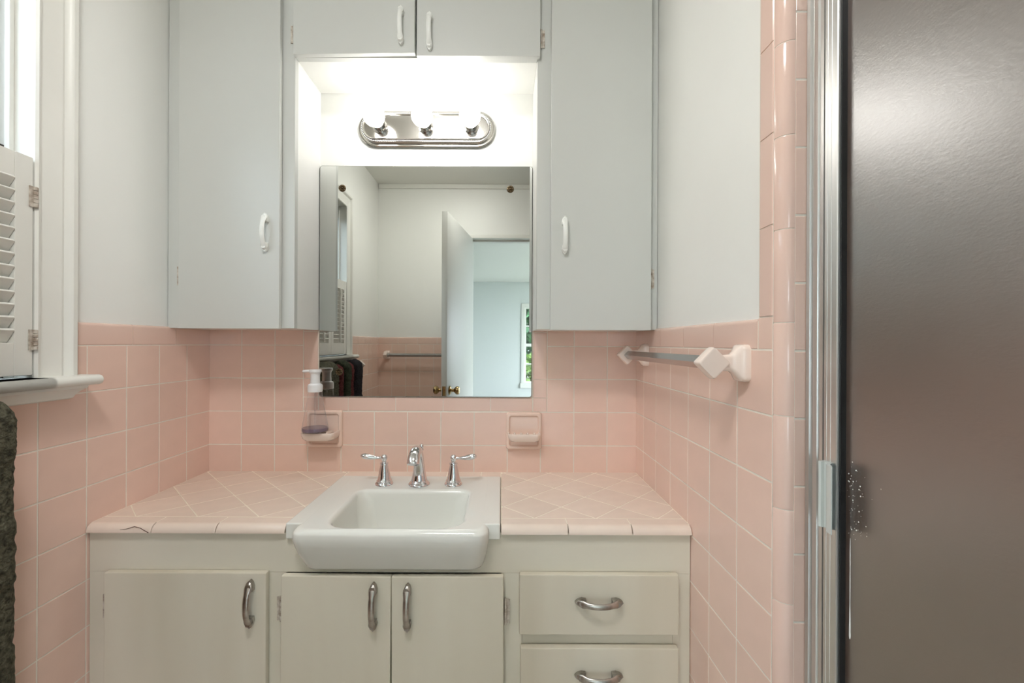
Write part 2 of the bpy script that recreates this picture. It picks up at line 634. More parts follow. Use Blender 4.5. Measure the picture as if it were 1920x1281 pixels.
# right wall: short stub ending at the shower ------------------------
PRX = XR + 0.004
QR = 0.0209                                           # radius of the quarter-round corner
YE = 0.729                                            # where the flat tile ends and the quarter-round begins
g = box(new(), PRX, PRX + 0.10, 0.7135, YB + WT, 0, ZC)
wall_right = struct(obj('wall_right', g, 'plaster', smooth=0), 'right wall with pink tile wainscot ending at the shower')
g = new()
box(g, XR - 0.0033, PRX, YE, YB, 0, WAINSCOT - 0.004)
box(g, XR - 0.0030, PRX, YE, YE + 0.041, WAINSCOT - 0.004, ZC)
box(g, XR + QR - 0.004, PRX + 0.08, 0.7076, 0.7135, 0, ZC)
qx, qy, qr = XR - 0.0035 + QR, YE - 0.001, QR - 0.0010
prism(g, [(qx + qr * math.cos(PI + .5 * PI * k / 8), qy + qr * math.sin(PI + .5 * PI * k / 8)) for k in range(9)] + [(qx, qy)], 'z', 0, ZC)
obj('grout', g, 'grout', wall_right, smooth=0)
cols = [YB, 1.388, 1.2785, 1.1685, 1.0585, 0.9485, 0.8385, YE]
for i in range(len(cols) - 1):
    u1, u0 = cols[i], cols[i + 1]
    for j in range(len(ROWS) - 1):
        tile_rect('right', wall_right, u0, u1, ROWS[j + 1], ROWS[j])
for (a, b) in ((YB - 0.003, 1.393), (1.393, 1.239), (1.239, 1.085), (1.085, 0.931), (0.931, 0.7715)):
    cap_tile('right', wall_right, (a + b) / 2, (ROWS[0] + WAINSCOT) / 2, a - b, WAINSCOT - ROWS[0])
tile_rect('right', wall_right, YE, 0.7715, ROWS[0], WAINSCOT + 0.002)
z = WAINSCOT + 0.002                                  # upright bullnose strip beside the plaster
while z < ZC - 0.01:
    L = min(0.1515, ZC - z)
    U_, V_, N_, O_ = FR['right']
    M = Matrix.Identity(4)
    aa, bb = Vector((0, 0, -1)), Vector((0, 1, 0))    # length runs down, rounded edge towards +Y
    nn = N_
    if aa.cross(bb).dot(nn) < 0:
        aa = -aa
    pp = O_ + Vector((0, (YE + 0.7715) / 2, z + L / 2))
    for i in range(3):
        M[i][0], M[i][1], M[i][2], M[i][3] = aa[i], bb[i], nn[i], pp[i]
    place('bullnose_tile', cap_mesh(L, 0.0425, 'pink_trim'), wall_right, M)
    z += L
QR = 0.0209                                           # quarter-round pieces on the outside corner
def quarter_mesh(L):
    prof = []
    xs, ye = XR - 0.004 + 0.0005, YE - 0.001
    cx, cyy = xs + QR, ye
    for k in range(9):
        a = PI + .5 * PI * k / 8
        prof.append((cx + QR * math.cos(a), cyy + QR * math.sin(a)))
    prof.append((cx, cyy))
    bm = new()
    e = 0.0009
    sh = [((p[0] - cx) * .985 + cx, (p[1] - cyy) * .985 + cyy) for p in prof]
    loft(bm, [[(p[0], p[1], -L / 2 + .0008) for p in sh], [(p[0], p[1], -L / 2 + .0022) for p in prof],
              [(p[0], p[1], L / 2 - .0022) for p in prof], [(p[0], p[1], L / 2 - .0008) for p in sh]], cap_first=True, cap_last=True)
    me = bpy.data.meshes.new('quarter_round_tile')
    bm.to_mesh(me)
    bm.free()
    me.materials.append(MATS['pink_trim'])
    me.polygons.foreach_set('use_smooth', [True] * len(me.polygons))
    me.set_sharp_from_angle(angle=R(35))
    return me
qm = quarter_mesh(0.1507)
z = 1.2356 - 0.1507 * 8
while z < ZC:
    if z + 0.15 < ZC + 0.02:
        place('quarter_round_tile', qm, wall_right, Matrix.Translation((0, 0, z + 0.0753)))
    z += 0.1507
FR['return'] = (Vector((1, 0, 0)), Vector((0, 0, 1)), Vector((0, -1, 0)), Vector((0, 0.7135, 0)))
zz = [1.0815 + 0.1085 * k for k in range(-10, 13)]
for a, b in zip(zz, zz[1:]):
    if b < ZC:
        tile_rect('return', wall_right, XR + QR - 0.004, XR + QR + 0.036, max(a, 0), b, t=0.0065)

# wall with the door (seen in the mirror) ----------------------------
DX0, DX1, DZ = -0.231, 0.527, 2.027
PFY = YF - 0.004
g = new()
box(g, XL - WT, DX0 - 0.0285, PFY - WT, PFY, 0, ZC)
box(g, DX0 - 0.0285, DX1 + 0.0285, PFY - WT, PFY, DZ + 0.0305, ZC)
box(g, DX1 + 0.0285, 1.40, PFY - WT, PFY, 0, ZC)
wall_front = struct(obj('wall_front', g, 'plaster', smooth=0), 'wall with the doorway seen in the mirror')
obj('grout', box(new(), XL, DX0 - 0.03, PFY, YF + 0.0033, 0, WAINSCOT - 0.004), 'grout', wall_front, smooth=0)
cols = [XL + 0.1095 * k for k in range(7)] + [DX0 - 0.03]
for i in range(len(cols) - 1):
    for j in range(len(ROWS) - 1):
        tile_rect('front', wall_front, cols[i], cols[i + 1], ROWS[j + 1], ROWS[j])
cap_run('front', wall_front, XL + 0.003, DX0 - 0.03, 0.1535)
# crown strip along the ceiling over the doorway
struct(obj('trim_1', box(new(), XL, 0.527, PFY, PFY + 0.018, ZC - 0.035, ZC, 0.004), 'ceiling_paint'), 'narrow cove strip under the ceiling')
# door lining
g = new()
box(g, DX0 - 0.028, DX0, PFY - WT - 0.012, PFY + 0.012, 0, DZ, 0.003)
box(g, DX0 - 0.028, DX1, PFY - WT - 0.012, PFY + 0.012, DZ, DZ + 0.03, 0.003)
box(g, DX1, DX1 + 0.028, PFY - WT - 0.012, PFY + 0.012, 0, DZ, 0.003)
box(g, DX0, DX1, PFY - WT + 0.03, PFY - 0.05, DZ - 0.015, DZ, 0.002)
struct(obj('trim_2', g, 'trim_paint'), 'white lining of the doorway seen in the mirror')
# shower alcove behind the glass
g = new()
box(g, 1.28, 1.40, YF - WT, YB + WT, 0, ZC)
struct(obj('wall_shower', g, 'pink_tile', smooth=0), 'pink side wall inside the shower')

# the open door -------------------------------------------------------
ang = math.atan2(0.755, -0.112)
DL = 0.745
door = struct(thing('door_1', 'white bathroom door standing open, seen in the mirror', 'door', (DX0 + 0.004, PFY + 0.016, 0.012)))
del door['category']
door.rotation_euler = (0, 0, ang)
def local(name, bm, m, parent, smooth=40):
    me = bpy.data.meshes.new(name)
    bm.to_mesh(me)
    bm.free()
    me.materials.append(MATS[m])
    if smooth:
        me.polygons.foreach_set('use_smooth', [True] * len(me.polygons))
        me.set_sharp_from_angle(angle=R(smooth))
    o = bpy.data.objects.new(name, me)
    C.objects.link(o)
    o.parent = parent
    return o
local('door_leaf', box(new(), 0, DL, 0, 0.036, 0, DZ - 0.02, 0.002), 'door_paint', door)
KZ = 0.89
for s in (-1, 1):
    y0 = 0.0 if s < 0 else 0.036
    M = Matrix.Translation((DL - 0.062, y0, KZ)) @ Matrix.Rotation(R(90) if s < 0 else R(-90), 4, 'X')
    k = local('knob', lathe(new(), [(0.027, 0), (0.029, 0.004), (0.024, 0.008), (0.011, 0.012), (0.010, 0.03), (0.018, 0.036), (0.026, 0.046), (0.027, 0.055), (0.022, 0.064), (0.012, 0.066), (0, 0.066)], 24, M), 'brass', door)
g = box(new(), DL, DL + 0.0015, 0.007, 0.029, KZ - 0.03, KZ + 0.03, 0.0004)
box(g, DL + 0.0005, DL + 0.008, 0.012, 0.024, KZ - 0.010, KZ + 0.010, 0.001)
local('latch_plate', g, 'brass', door)

# window in the left wall ---------------------------------------------
win = struct(thing('window_1', 'white painted bathroom window above cafe shutters', 'window', (PLX, (WY0 + WY1) / 2, WZ0)))
del win['category']
def casing_profile(w):
    # distance from the opening edge, height above the plaster
    return [(0.0, 0.0), (0.0, 0.016), (0.004, 0.020), (0.010, 0.018), (0.014, 0.013), (0.020, 0.013), (0.045, 0.019), (0.052, 0.021),
            (0.055, 0.017), (0.060, 0.017), (0.064, 0.025), (0.070, 0.029), (w - 0.006, 0.029), (w, 0.024), (w, 0.0)]
prof = casing_profile(CW)
def casing_upright(side):
    bm = new()
    t = []
    for (z, ins) in ((WZ0, 0), (WZ1, 1)):
        ring = []
        for (d, h) in prof:
            y = (WY1 + d) if side > 0 else (WY0 - d)
            ring.append((PLX + h, y, z + (d if ins else 0)))
        t.append(ring)
    return loft(bm, t, cap_first=True, cap_last=True)
for s in (1, -1):
    obj('casing', casing_upright(s), 'trim_paint', win, 30)
bm = new()
loft(bm, [[(PLX + h, WY0 - d, WZ1 + d) for d, h in prof], [(PLX + h, WY1 + d, WZ1 + d) for d, h in prof]], cap_first=True, cap_last=True)
obj('casing', bm, 'trim_paint', win, 30)
# jamb boards
g = new()
box(g, PLX - 0.115, PLX, WY1 - 0.0, WY1 + 0.018, WZ0 - 0.01, WZ1 + 0.018)
box(g, PLX - 0.115, PLX, WY0 - 0.018, WY0, WZ0 - 0.01, WZ1 + 0.018)
box(g, PLX - 0.115, PLX, WY0, WY1, WZ1, WZ1 + 0.018)
obj('jamb', g, 'trim_paint', win, 0)
# stool with a rounded nose and the cove moulding below
SY0, SY1 = WY0 - CW - 0.022, WY1 + CW + 0.022
pf = [(PLX - 0.115, WZ0 - 0.022), (PLX + 0.052, WZ0 - 0.022)]
for k in range(9):
    a = -PI / 2 + PI * k / 8
    pf.append((PLX + 0.052 + 0.011 * math.cos(a), WZ0 - 0.011 + 0.011 * math.sin(a)))
pf.append((PLX - 0.115, WZ0))
g = new()
inner = [(max(p[0], PLX - 0.115), p[1]) for p in pf]
loft(g, [[(p[0], WY0 - 0.001, p[1]) for p in inner], [(p[0], WY1 + 0.001, p[1]) for p in inner]], cap_first=True, cap_last=True)
outer = [(max(p[0], PLX + 0.0), p[1]) for p in pf]
loft(g, [[(p[0], SY0, p[1]) for p in outer], [(p[0], SY1, p[1]) for p in outer]], cap_first=True, cap_last=True)
obj('window_stool', g, 'trim_paint', win, 40)
pf = [(0.0, 0.0), (0.045, 0.0), (0.044, -0.006), (0.034, -0.012), (0.026, -0.020), (0.024, -0.027), (0.018, -0.030), (0.0, -0.030)]
g = new()
loft(g, [[(PLX + p[0], SY0 + 0.016 + 0.03 * (-p[1] / 0.03) * .6, WZ0 - 0.022 + p[1]) for p in pf], [(PLX + p[0], SY1 - 0.016 - 0.03 * (-p[1] / 0.03) * .6, WZ0 - 0.022 + p[1]) for p in pf]], cap_first=True, cap_last=True)
obj('apron_moulding', g, 'trim_paint', win, 30)
# parting stop, dark track and sashes
SX = PLX - 0.026
g = new()
for (a, b) in ((WY1 - 0.010, WY1), (WY0, WY0 + 0.010)):
    box(g, SX - 0.012, SX, a, b, WZ0, WZ1, 0.002)
box(g, SX - 0.012, SX, WY0, WY1, WZ1 - 0.010, WZ1, 0.002)
obj('parting_stop', g, 'trim_paint', win)
def sash(z0, z1, x):
    fr = new()
    sw = 0.036
    box(fr, x - 0.03, x, WY0 + 0.002, WY0 + sw, z0, z1, 0.003)
    box(fr, x - 0.03, x, WY1 - sw, WY1 - 0.002, z0, z1, 0.003)
    box(fr, x - 0.03, x, WY0 + sw, WY1 - sw, z0, z0 + sw, 0.003)
    box(fr, x - 0.03, x, WY0 + sw, WY1 - sw, z1 - sw, z1, 0.003)
    o = obj('sash', fr, 'window_bronze', win)
    obj('pane', box(new(), x - 0.018, x - 0.014, WY0 + sw - .004, WY1 - sw + .004, z0 + sw - .004, z1 - sw + .004), 'dimmed_glass', o, 0)
zm = (WZ0 + WZ1) / 2
sash(WZ0 + 0.001, zm + 0.018, SX - 0.014)
sash(zm - 0.018, WZ1 - 0.001, SX - 0.046)

# bedroom beyond the doorway -----------------------------------------
BY0, BY1 = -6.10, PFY - WT
BX0, BX1 = -2.2, 2.9
VZ0, VZ1 = 0.394, 1.94
V1 = (0.475, 1.45)
V2 = (-1.75, -1.05)
g = new()
xs = [BX0 - WT, V2[0], V2[1], V1[0], V1[1], BX1 + WT]
for i in range(5):
    if i in (1, 3):
        box(g, xs[i], xs[i + 1], BY0 - WT, BY0, 0, VZ0)
        box(g, xs[i], xs[i + 1], BY0 - WT, BY0, VZ1, ZC)
    else:
        box(g, xs[i], xs[i + 1], BY0 - WT, BY0, 0, ZC)
struct(obj('wall_bedroom_far', g, 'bedroom_paint', smooth=0), 'pale blue far wall of the next room, seen in the mirror')
struct(obj('wall_bedroom_side', box(new(), BX0 - WT, BX0, BY0, BY1, 0, ZC), 'bedroom_paint', smooth=0))
SWY = (-5.2, -1.7)  # unseen side opening, added and widened to brighten both rooms
g = new()
box(g, BX1, BX1 + WT, BY0, SWY[0], 0, ZC)
box(g, BX1, BX1 + WT, SWY[1], BY1, 0, ZC)
box(g, BX1, BX1 + WT, SWY[0], SWY[1], 0, 0.12)
box(g, BX1, BX1 + WT, SWY[0], SWY[1], VZ1 + .20, ZC)
struct(obj('wall_bedroom_opening', g, 'bedroom_paint', smooth=0))
g = new()
box(g, BX0 - WT, XL - WT, BY1, BY1 + WT, 0, ZC)
box(g, 1.40, BX1 + WT, BY1, BY1 + WT, 0, ZC)
struct(obj('wall_bedroom_near', g, 'bedroom_paint', smooth=0))
struct(obj('floor_bedroom', box(new(), BX0 - WT, BX1 + WT, BY0 - WT, BY1, -0.05, 0), 'bedroom_floor', smooth=0))
struct(obj('ceiling_bedroom', box(new(), BX0 - WT, BX1 + WT, BY0 - WT, BY1, ZC, ZC + 0.05), 'ceiling_paint', smooth=0))
def room_window(name, x0, x1, label):
    t = struct(thing(name, label, 'window', ((x0 + x1) / 2, BY0, VZ0)))
    del t['category']
    cw = 0.07
    f = new()
    box(f, x0 - cw, x0, BY0, BY0 + 0.025, VZ0, VZ1 + cw, 0.004)
    box(f, x1, x1 + cw, BY0, BY0 + 0.025, VZ0, VZ1 + cw, 0.004)
    box(f, x0, x1, BY0, BY0 + 0.025, VZ1, VZ1 + cw, 0.004)
    box(f, x0 - cw - .02, x1 + cw + .02, BY0, BY0 + 0.05, VZ0 - 0.10, VZ0, 0.006)
    obj('casing', f, 'trim_paint', t)
    sw = 0.03
    f = new()
    box(f, x0, x0 + sw, BY0 - 0.06, BY0 - 0.02, VZ0, VZ1, 0.003)
    box(f, x1 - sw, x1, BY0 - 0.06, BY0 - 0.02, VZ0, VZ1, 0.003)
    rows = [VZ0 + (VZ1 - VZ0) * k / 4 for k in range(5)]
    for k, zz_ in enumerate(rows):
        h = 0.03 if k in (0, 2, 4) else 0.014
        box(f, x0, x1, BY0 - 0.058, BY0 - 0.022, max(zz_ - h, VZ0), min(zz_ + h, VZ1), 0.002)
    nx = 3
    for k in range(1, nx):
        xx = x0 + (x1 - x0) * k / nx
        box(f, xx - .012, xx + .012, BY0 - 0.057, BY0 - 0.023, VZ0, VZ1, 0.002)
    obj('sash', f, 'trim_paint', t)
    for r in range(4):
        for k in range(nx):
            obj('pane', box(new(), x0 + (x1 - x0) * k / nx, x0 + (x1 - x0) * (k + 1) / nx, BY0 - 0.042, BY0 - 0.039, rows[r], rows[r + 1]), 'window_glass', t, 0)
room_window('window_2', V1[0], V1[1], 'white paned window with greenery behind it, at the mirror edge')
room_window('window_added', V2[0], V2[1], 'unseen white paned window added to light the next room')  # unseen window, added to bring daylight into the next room
# the garden outside
struct(obj('ground', box(new(), -30, 30, -40, 30, -0.75, -0.70), 'lawn', smooth=0), 'green lawn outside the windows')
def shrub(name, loc, rx, rz, n, m, label, size):
    t = thing(name, label, 'shrub' if 'tree' not in name else 'tree', loc, 'greenery outside the window')
    bm = new()
    for i in range(n):
        a, b = random.uniform(0, 2 * PI), random.uniform(-1, 1)
        rr = random.uniform(.55, 1.0)
        s = math.sqrt(1 - b * b)
        c = Vector((rx * rr * s * math.cos(a), rx * rr * s * math.sin(a), rz + rz * rr * b))
        M = Matrix.Translation(c + Vector(loc)) @ Matrix.Rotation(random.uniform(0, 2 * PI), 4, 'Z') @ Matrix.Rotation(random.uniform(-1.2, 1.2), 4, 'X')
        k = size * random.uniform(.6, 1.3)
        vs_ = [bm.verts.new(M @ Vector(p)) for p in ((0, 0, 0), (.35 * k, .5 * k, .08 * k), (0, k, 0), (-.35 * k, .5 * k, .08 * k))]
        bm.faces.new(vs_)
    f = obj('foliage', bm, m, t, 0)
    f['kind'] = 'stuff'
    tr = new()
    for k in range(5):
        a = 2 * PI * k / 5
        sweep(tr, [Vector(loc) + Vector(p) for p in ((0, 0, 0), (.1 * rx * math.cos(a), .1 * rx * math.sin(a), rz * .5), (.5 * rx * math.cos(a), .5 * rx * math.sin(a), rz * 1.3))], [.05, .035, .015], seg=6)
    obj('trunk', tr, 'bark', t)
shrub('garden_tree', (2.3, -12.3, -0.7), 2.6, 3.1, 9000, 'leaf_green', 'dark green leafy tree seen through the window in the mirror', .30)
shrub('garden_shrub', (1.1, -8.2, -0.7), 1.0, 0.85, 3600, 'leaf_lime', 'lime green shrub seen through the window in the mirror', .13)

def hedge(label):
    t = thing('garden_hedge', label, 'hedge', (-2.4, 0.0, -0.7), 'greenery outside the window')
    bm = new()
    for i in range(7000):
        f = random.random()
        if f < .8:
            c = Vector((-2.05 + random.uniform(-.12, .12), random.uniform(-4.5, 4.5), random.uniform(-.65, 2.25)))
        else:
            c = Vector((random.uniform(-2.7, -2.0), random.uniform(-4.5, 4.5), 2.2 + random.uniform(-.15, .15)))
        M = Matrix.Translation(c) @ Matrix.Rotation(random.uniform(0, 2 * PI), 4, 'Z') @ Matrix.Rotation(random.uniform(-1.2, 1.2), 4, 'X')
        k = .15 * random.uniform(.6, 1.3)
        bm.faces.new([bm.verts.new(M @ Vector(p)) for p in ((0, 0, 0), (.35 * k, .5 * k, .08 * k), (0, k, 0), (-.35 * k, .5 * k, .08 * k))])
    f = obj('foliage', bm, 'leaf_dark', t, 0)
    f['kind'] = 'stuff'
    obj('branch_core', box(new(), -2.7, -2.12, -4.4, 4.4, -0.7, 2.15, 0.05), 'hedge_core', t)
hedge('dark clipped hedge outside the bathroom window')

# portals that guide the sky light through the openings
def portal(name, loc, rot, sx, sy):
    l = bpy.data.lights.new(name, 'AREA')
    l.shape = 'RECTANGLE'
    l.size, l.size_y = sx, sy
    l.cycles.is_portal = True
    o = bpy.data.objects.new(name, l)
    C.objects.link(o)
    o.location = loc
    o.rotation_euler = rot
portal('sky_portal', (PLX - WT - 0.01, (WY0 + WY1) / 2, (WZ0 + WZ1) / 2), (0, R(-90), 0), WZ1 - WZ0, WY1 - WY0)
portal('sky_portal', ((V1[0] + V1[1]) / 2, BY0 - 0.13, (VZ0 + VZ1) / 2), (R(90), 0, 0), V1[1] - V1[0], VZ1 - VZ0)
portal('sky_portal', ((V2[0] + V2[1]) / 2, BY0 - 0.13, (VZ0 + VZ1) / 2), (R(90), 0, 0), V2[1] - V2[0], VZ1 - VZ0)
portal('sky_portal', (BX1 + WT + 0.01, (SWY[0] + SWY[1]) / 2, (VZ1 + .32) / 2), (0, R(90), 0), VZ1 + .08, SWY[1] - SWY[0])

# ================================================================== shared small parts
def pull_bm():
    """arched cabinet pull along local Z, standing out along -Y, centre at the origin"""
    bm = new()
    n = 22
    pts, sz = [], []
    for i in range(n + 1):
        t = -1 + 2 * i / n
        a = abs(t)
        h = 0.004 + 0.021 * (1 - a ** 2.2)
        wd = 0.0068 if a < .55 else 0.0068 + 0.0022 * math.sin((a - .55) / .45 * PI) - 0.0045 * max(0, (a - .8) / .2)
        th = 0.0042 if a < .7 else 0.0042 - 0.0012 * (a - .7) / .3
        pts.append((0, -h, t * 0.053))
        sz.append((max(wd, .0025), th))
    sweep(bm, pts, sz, side=(1, 0, 0), seg=12)
    for s in (-1, 1):
        prof = [(-.0075, .030 * s), (.0075, .030 * s), (.0088, .040 * s), (.0055, .050 * s), (0, .0555 * s), (-.0055, .050 * s), (-.0088, .040 * s)]
        prism(bm, prof, 'y', -0.0095 if True else 0, 0.0)
        prism(bm, [(-.006, .031 * s), (.006, .031 * s), (.007, .040 * s), (.004, .047 * s), (-.004, .047 * s), (-.007, .040 * s)], 'y', -0.0165, -0.009)
    return bm
PULL = {}
def pull(m, parent, loc, horiz=False, name='handle'):
    if m not in PULL:
        bm = pull_bm()
        me = bpy.data.meshes.new('handle')
        bm.to_mesh(me)
        bm.free()
        me.materials.append(MATS[m])
        me.polygons.foreach_set('use_smooth', [True] * len(me.polygons))
        me.set_sharp_from_angle(angle=R(40))
        PULL[m] = me
    o = bpy.data.objects.new(name, PULL[m])
    C.objects.link(o)
    o.parent = parent
    off = Vector((0, 0, 0))
    q = parent
    while q is not None:
        off += q.location
        q = q.parent
    M = Matrix.Translation(Vector(loc) - off)
    if horiz:
        M = M @ Matrix.Rotation(R(90), 4, 'Y')
        # sags downwards a little, as the pulls on the drawers do
        M = M @ Matrix.Rotation(R(0), 4, 'Z')
    o.matrix_local = M
    return o
def hinge(parent, x, y, z, m='hinge_paint', h=0.055, leaf=1):
    bm = new()
    r = 0.0036
    n = 5
    for k in range(n):
        z0 = z - h / 2 + h * k / n
        lathe(bm, [(r * .8, z0 + .0006), (r, z0 + .0016), (r, z0 + h / n - .0016), (r * .8, z0 + h / n - .0006)], 12, Matrix.Translation((x, y, 0)))
    lathe(bm, [(0, z - h / 2 - .004), (r * .8, z - h / 2 - .002), (r * .8, z + h / 2 + .002), (0, z + h / 2 + .004)], 12, Matrix.Translation((x, y, 0)))
    box(bm, min(x, x + leaf * .010), max(x, x + leaf * .010), y + .0005, y + .0028, z - h / 2, z + h / 2)
    return obj('hinge', bm, m, parent)

# ================================================================== wall cabinets and the lit niche
NX0, NX1, NZ = -0.6035, 0.1020, 2.03
CF, CD = 1.290, 0.018          # face frame front, door thickness
CB = 1.2410                    # bottom of the tall cabinets
def wall_cabinet(x0, x1, z0, z1, label):
    t = thing('wall_cabinet', label, 'cabinet', ((x0 + x1) / 2, YB, z0), 'white painted wall cabinets')
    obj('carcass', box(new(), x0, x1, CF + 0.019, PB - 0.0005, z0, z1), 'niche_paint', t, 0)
    return t
cabL = wall_cabinet(XL - 0.002, NX0, CB, ZC - 0.001, 'tall white wall cabinet on the left, beside the window wall')
cabR = wall_cabinet(NX1, XR + 0.003, CB, ZC - 0.001, 'tall white wall cabinet on the right, above the towel bar corner')
cabM = wall_cabinet(NX0 + 0.0005, NX1 - 0.0005, NZ, ZC - 0.001, 'short white double door cabinet above the lit niche')
# face frames
def frame(t, x0, x1, z0, z1, ox0, ox1, oz0, oz1):
    f = new()
    box(f, x0, ox0, CF, CF + 0.0195, z0, z1, 0.0012)
    box(f, ox1, x1, CF, CF + 0.0195, z0, z1, 0.0012)
    box(f, ox0, ox1, CF + .0003, CF + 0.0192, z0, oz0)
    box(f, ox0, ox1, CF + .0003, CF + 0.0192, oz1, z1)
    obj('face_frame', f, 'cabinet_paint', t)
frame(cabL, XL - 0.002, NX0, CB, ZC - 0.001, -0.918, -0.648, CB + 0.02, 2.40)
frame(cabR, NX1, XR + 0.003, CB, ZC - 0.001, 0.152, 0.418, CB + 0.02, 2.40)
frame(cabM, NX0 + .0005, NX1 - .0005, NZ, ZC - 0.001, NX0 + .03, NX1 - .03, NZ + 0.02, 2.40)
def cdoor(t, x0, x1, z0, z1):
    # children of a door are placed from the door's own hinge-side base
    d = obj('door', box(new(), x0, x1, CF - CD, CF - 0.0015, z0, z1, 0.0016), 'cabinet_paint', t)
    return d
dL = cdoor(cabL, -0.9300, -0.6390, CB - 0.002, 2.42)
pull('handle_paint', dL, (-0.677, CF - CD, 1.515))
hinge(dL, -0.9335, CF - 0.004, 1.392, leaf=-1)
hinge(dL, -0.9335, CF - 0.004, 2.27, leaf=-1)
dR = cdoor(cabR, 0.1410, 0.4300, CB - 0.002, 2.42)
pull('handle_paint', dR, (0.180, CF - CD, 1.510))
hinge(dR, 0.4335, CF - 0.004, 1.389, leaf=1)
hinge(dR, 0.4335, CF - 0.004, 2.27, leaf=1)
# left upper door hangs slightly open: built about its hinge
hx = -0.6020
bm = box(new(), hx, -0.2505, CF - CD, CF - 0.0015, NZ - 0.002, 2.42, 0.0016)
Mrot = Matrix.Translation((hx, CF, 0)) @ Matrix.Rotation(R(-1.7), 4, 'Z') @ Matrix.Translation((-hx, -CF, 0))
bm.transform(Mrot)
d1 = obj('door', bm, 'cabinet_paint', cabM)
pull('handle_paint', d1, (-0.2895, CF - CD - 0.0092, 2.102))
hinge(d1, hx - 0.004, CF - 0.004, 2.095, leaf=-1, h=0.05)
d2 = cdoor(cabM, -0.2475, 0.1085, NZ - 0.004, 2.42)
pull('handle_paint', d2, (-0.2095, CF - CD, 2.092))
hinge(d2, 0.1125, CF - 0.004, 2.085, leaf=1, h=0.05)

# ================================================================== mirror
mir = thing('mirror', 'frameless wall mirror above the sink with bronze rosette clips', 'mirror', ((MX0 + MX1) / 2, PB, MZ0))
def rr_xz(x0, x1, z0, z1, r, y):
    return [(p[0], y, p[1]) for p in [(q[0], q[1]) for q in rrect(x0, x1, z0, z1, r, 0, 4)]]
bm = new()
loft(bm, [rr_xz(MX0 - .0012, MX1 + .0012, MZ0 - .0012, MZ1 + .0012, .008, PB - .0005), rr_xz(MX0 - .0012, MX1 + .0012, MZ0 - .0012, MZ1 + .0012, .008, 1.4615)], cap_first=True, cap_last=True)
obj('backing', bm, 'mirror_edge', mir, 30)
bm = new()
loft(bm, [rr_xz(MX0, MX1, MZ0, MZ1, .007, 1.4614), rr_xz(MX0, MX1, MZ0, MZ1, .007, 1.4602), rr_xz(MX0 + .0008, MX1 - .0008, MZ0 + .0008, MZ1 - .0008, .0065, 1.4598)], cap_first=True, cap_last=True)
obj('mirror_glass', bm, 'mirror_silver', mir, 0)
for (x, z) in ((-0.5265, 1.7095), (0.0275, 1.7085), (-0.5345, 1.1035)):
    bm = new()
    M = Matrix.Translation((x, 1.4597, z)) @ Matrix.Rotation(R(90), 4, 'X')
    lathe(bm, [(0.0115, 0), (0.0118, 0.0012), (0.009, 0.002), (0.004, 0.0022), (0, 0.0024)], 20, M)
    for k in range(8):
        a = 2 * PI * k / 8
        lathe(bm, [(0, 0), (0.0034, 0.0008), (0.0036, 0.0022), (0.002, 0.004), (0, 0.0044)], 10, M @ Matrix.Translation((0.0078 * math.cos(a), 0.0078 * math.sin(a), 0)))
    lathe(bm, [(0.0036, 0.001), (0.0038, 0.004), (0.002, 0.006), (0, 0.0064)], 12, M)
    obj('rosette_clip', bm, 'bronze', mir, 50)

# ================================================================== vanity light
LX, LZ = -0.2500, 1.9080
NB = PB
lamp = thing('vanity_light', 'three bulb chrome bath light bar with beaded rim in the niche', 'light', (LX, NB, LZ))
def stadium(hw, r, y, n=14):
    out = []
    for s, a0 in ((1, -PI / 2), (-1, PI / 2)):
        for k in range(n + 1):
            a = a0 + PI * k / n
            out.append((LX + s * (hw - r) + r * math.cos(a), y, LZ + r * math.sin(a)))
    return out
bm = new()
H = 0.060
HW = 0.2265
prof = [(0.0, 0.0), (0.0, 0.008), (0.003, 0.012), (0.006, 0.012), (0.010, 0.020), (0.013, 0.022), (0.0165, 0.022), (0.0175, 0.026), (0.0195, 0.0275), (0.022, 0.0265), (0.0235, 0.024)]
loft(bm, [stadium(HW - d, H - d, NB - h) for d, h in prof], cap_last=True)
obj('backplate', bm, 'nickel', lamp, 30)
bm = new()
loft_path = stadium(HW - 0.0150, H - 0.0150, NB - 0.0235, 60)
def resample(P, n):
    P = [Vector(p) for p in P] + [Vector(P[0])]
    L = [0]
    for a, b in zip(P, P[1:]):
        L.append(L[-1] + (b - a).length)
    out = []
    j = 0
    for k in range(n):
        d = L[-1] * k / n
        while L[j + 1] < d:
            j += 1
        f = (d - L[j]) / max(L[j + 1] - L[j], 1e-9)
        out.append(P[j].lerp(P[j + 1], f))
    return out
for p in resample(loft_path, 168):
    t_ = bmesh.new()
    bmesh.ops.create_icosphere(t_, subdivisions=1, radius=0.0024)
    merge(bm, t_, Matrix.Translation(p))
o = obj('beading', bm, 'chrome', lamp, 60)
o['kind'] = 'stuff'
for bx in (-0.1500, 0.0, 0.1490):
    M = Matrix.Translation((LX + bx, NB - 0.024, LZ)) @ Matrix.Rotation(R(90), 4, 'X')
    so = obj('socket', lathe(new(), [(0.024, 0), (0.024, 0.003), (0.0195, 0.006), (0.0190, 0.030), (0.0200, 0.0315), (0.0200, 0.034), (0.016, 0.035), (0, 0.035)], 28, M), 'nickel', lamp, 35)
    prof = [(0.0135, 0.035), (0.0140, 0.041), (0.0185, 0.047)]
    cz, rb = 0.072, 0.0335
    for k in range(9):
        a = R(-52) + R(142) * k / 8
        prof.append((max(rb * math.cos(a), 0), cz + rb * math.sin(a)))
    prof[-1] = (0, cz + rb)
    obj('bulb', lathe(new(), prof, 18, M), 'bulb_glow', so, 60)

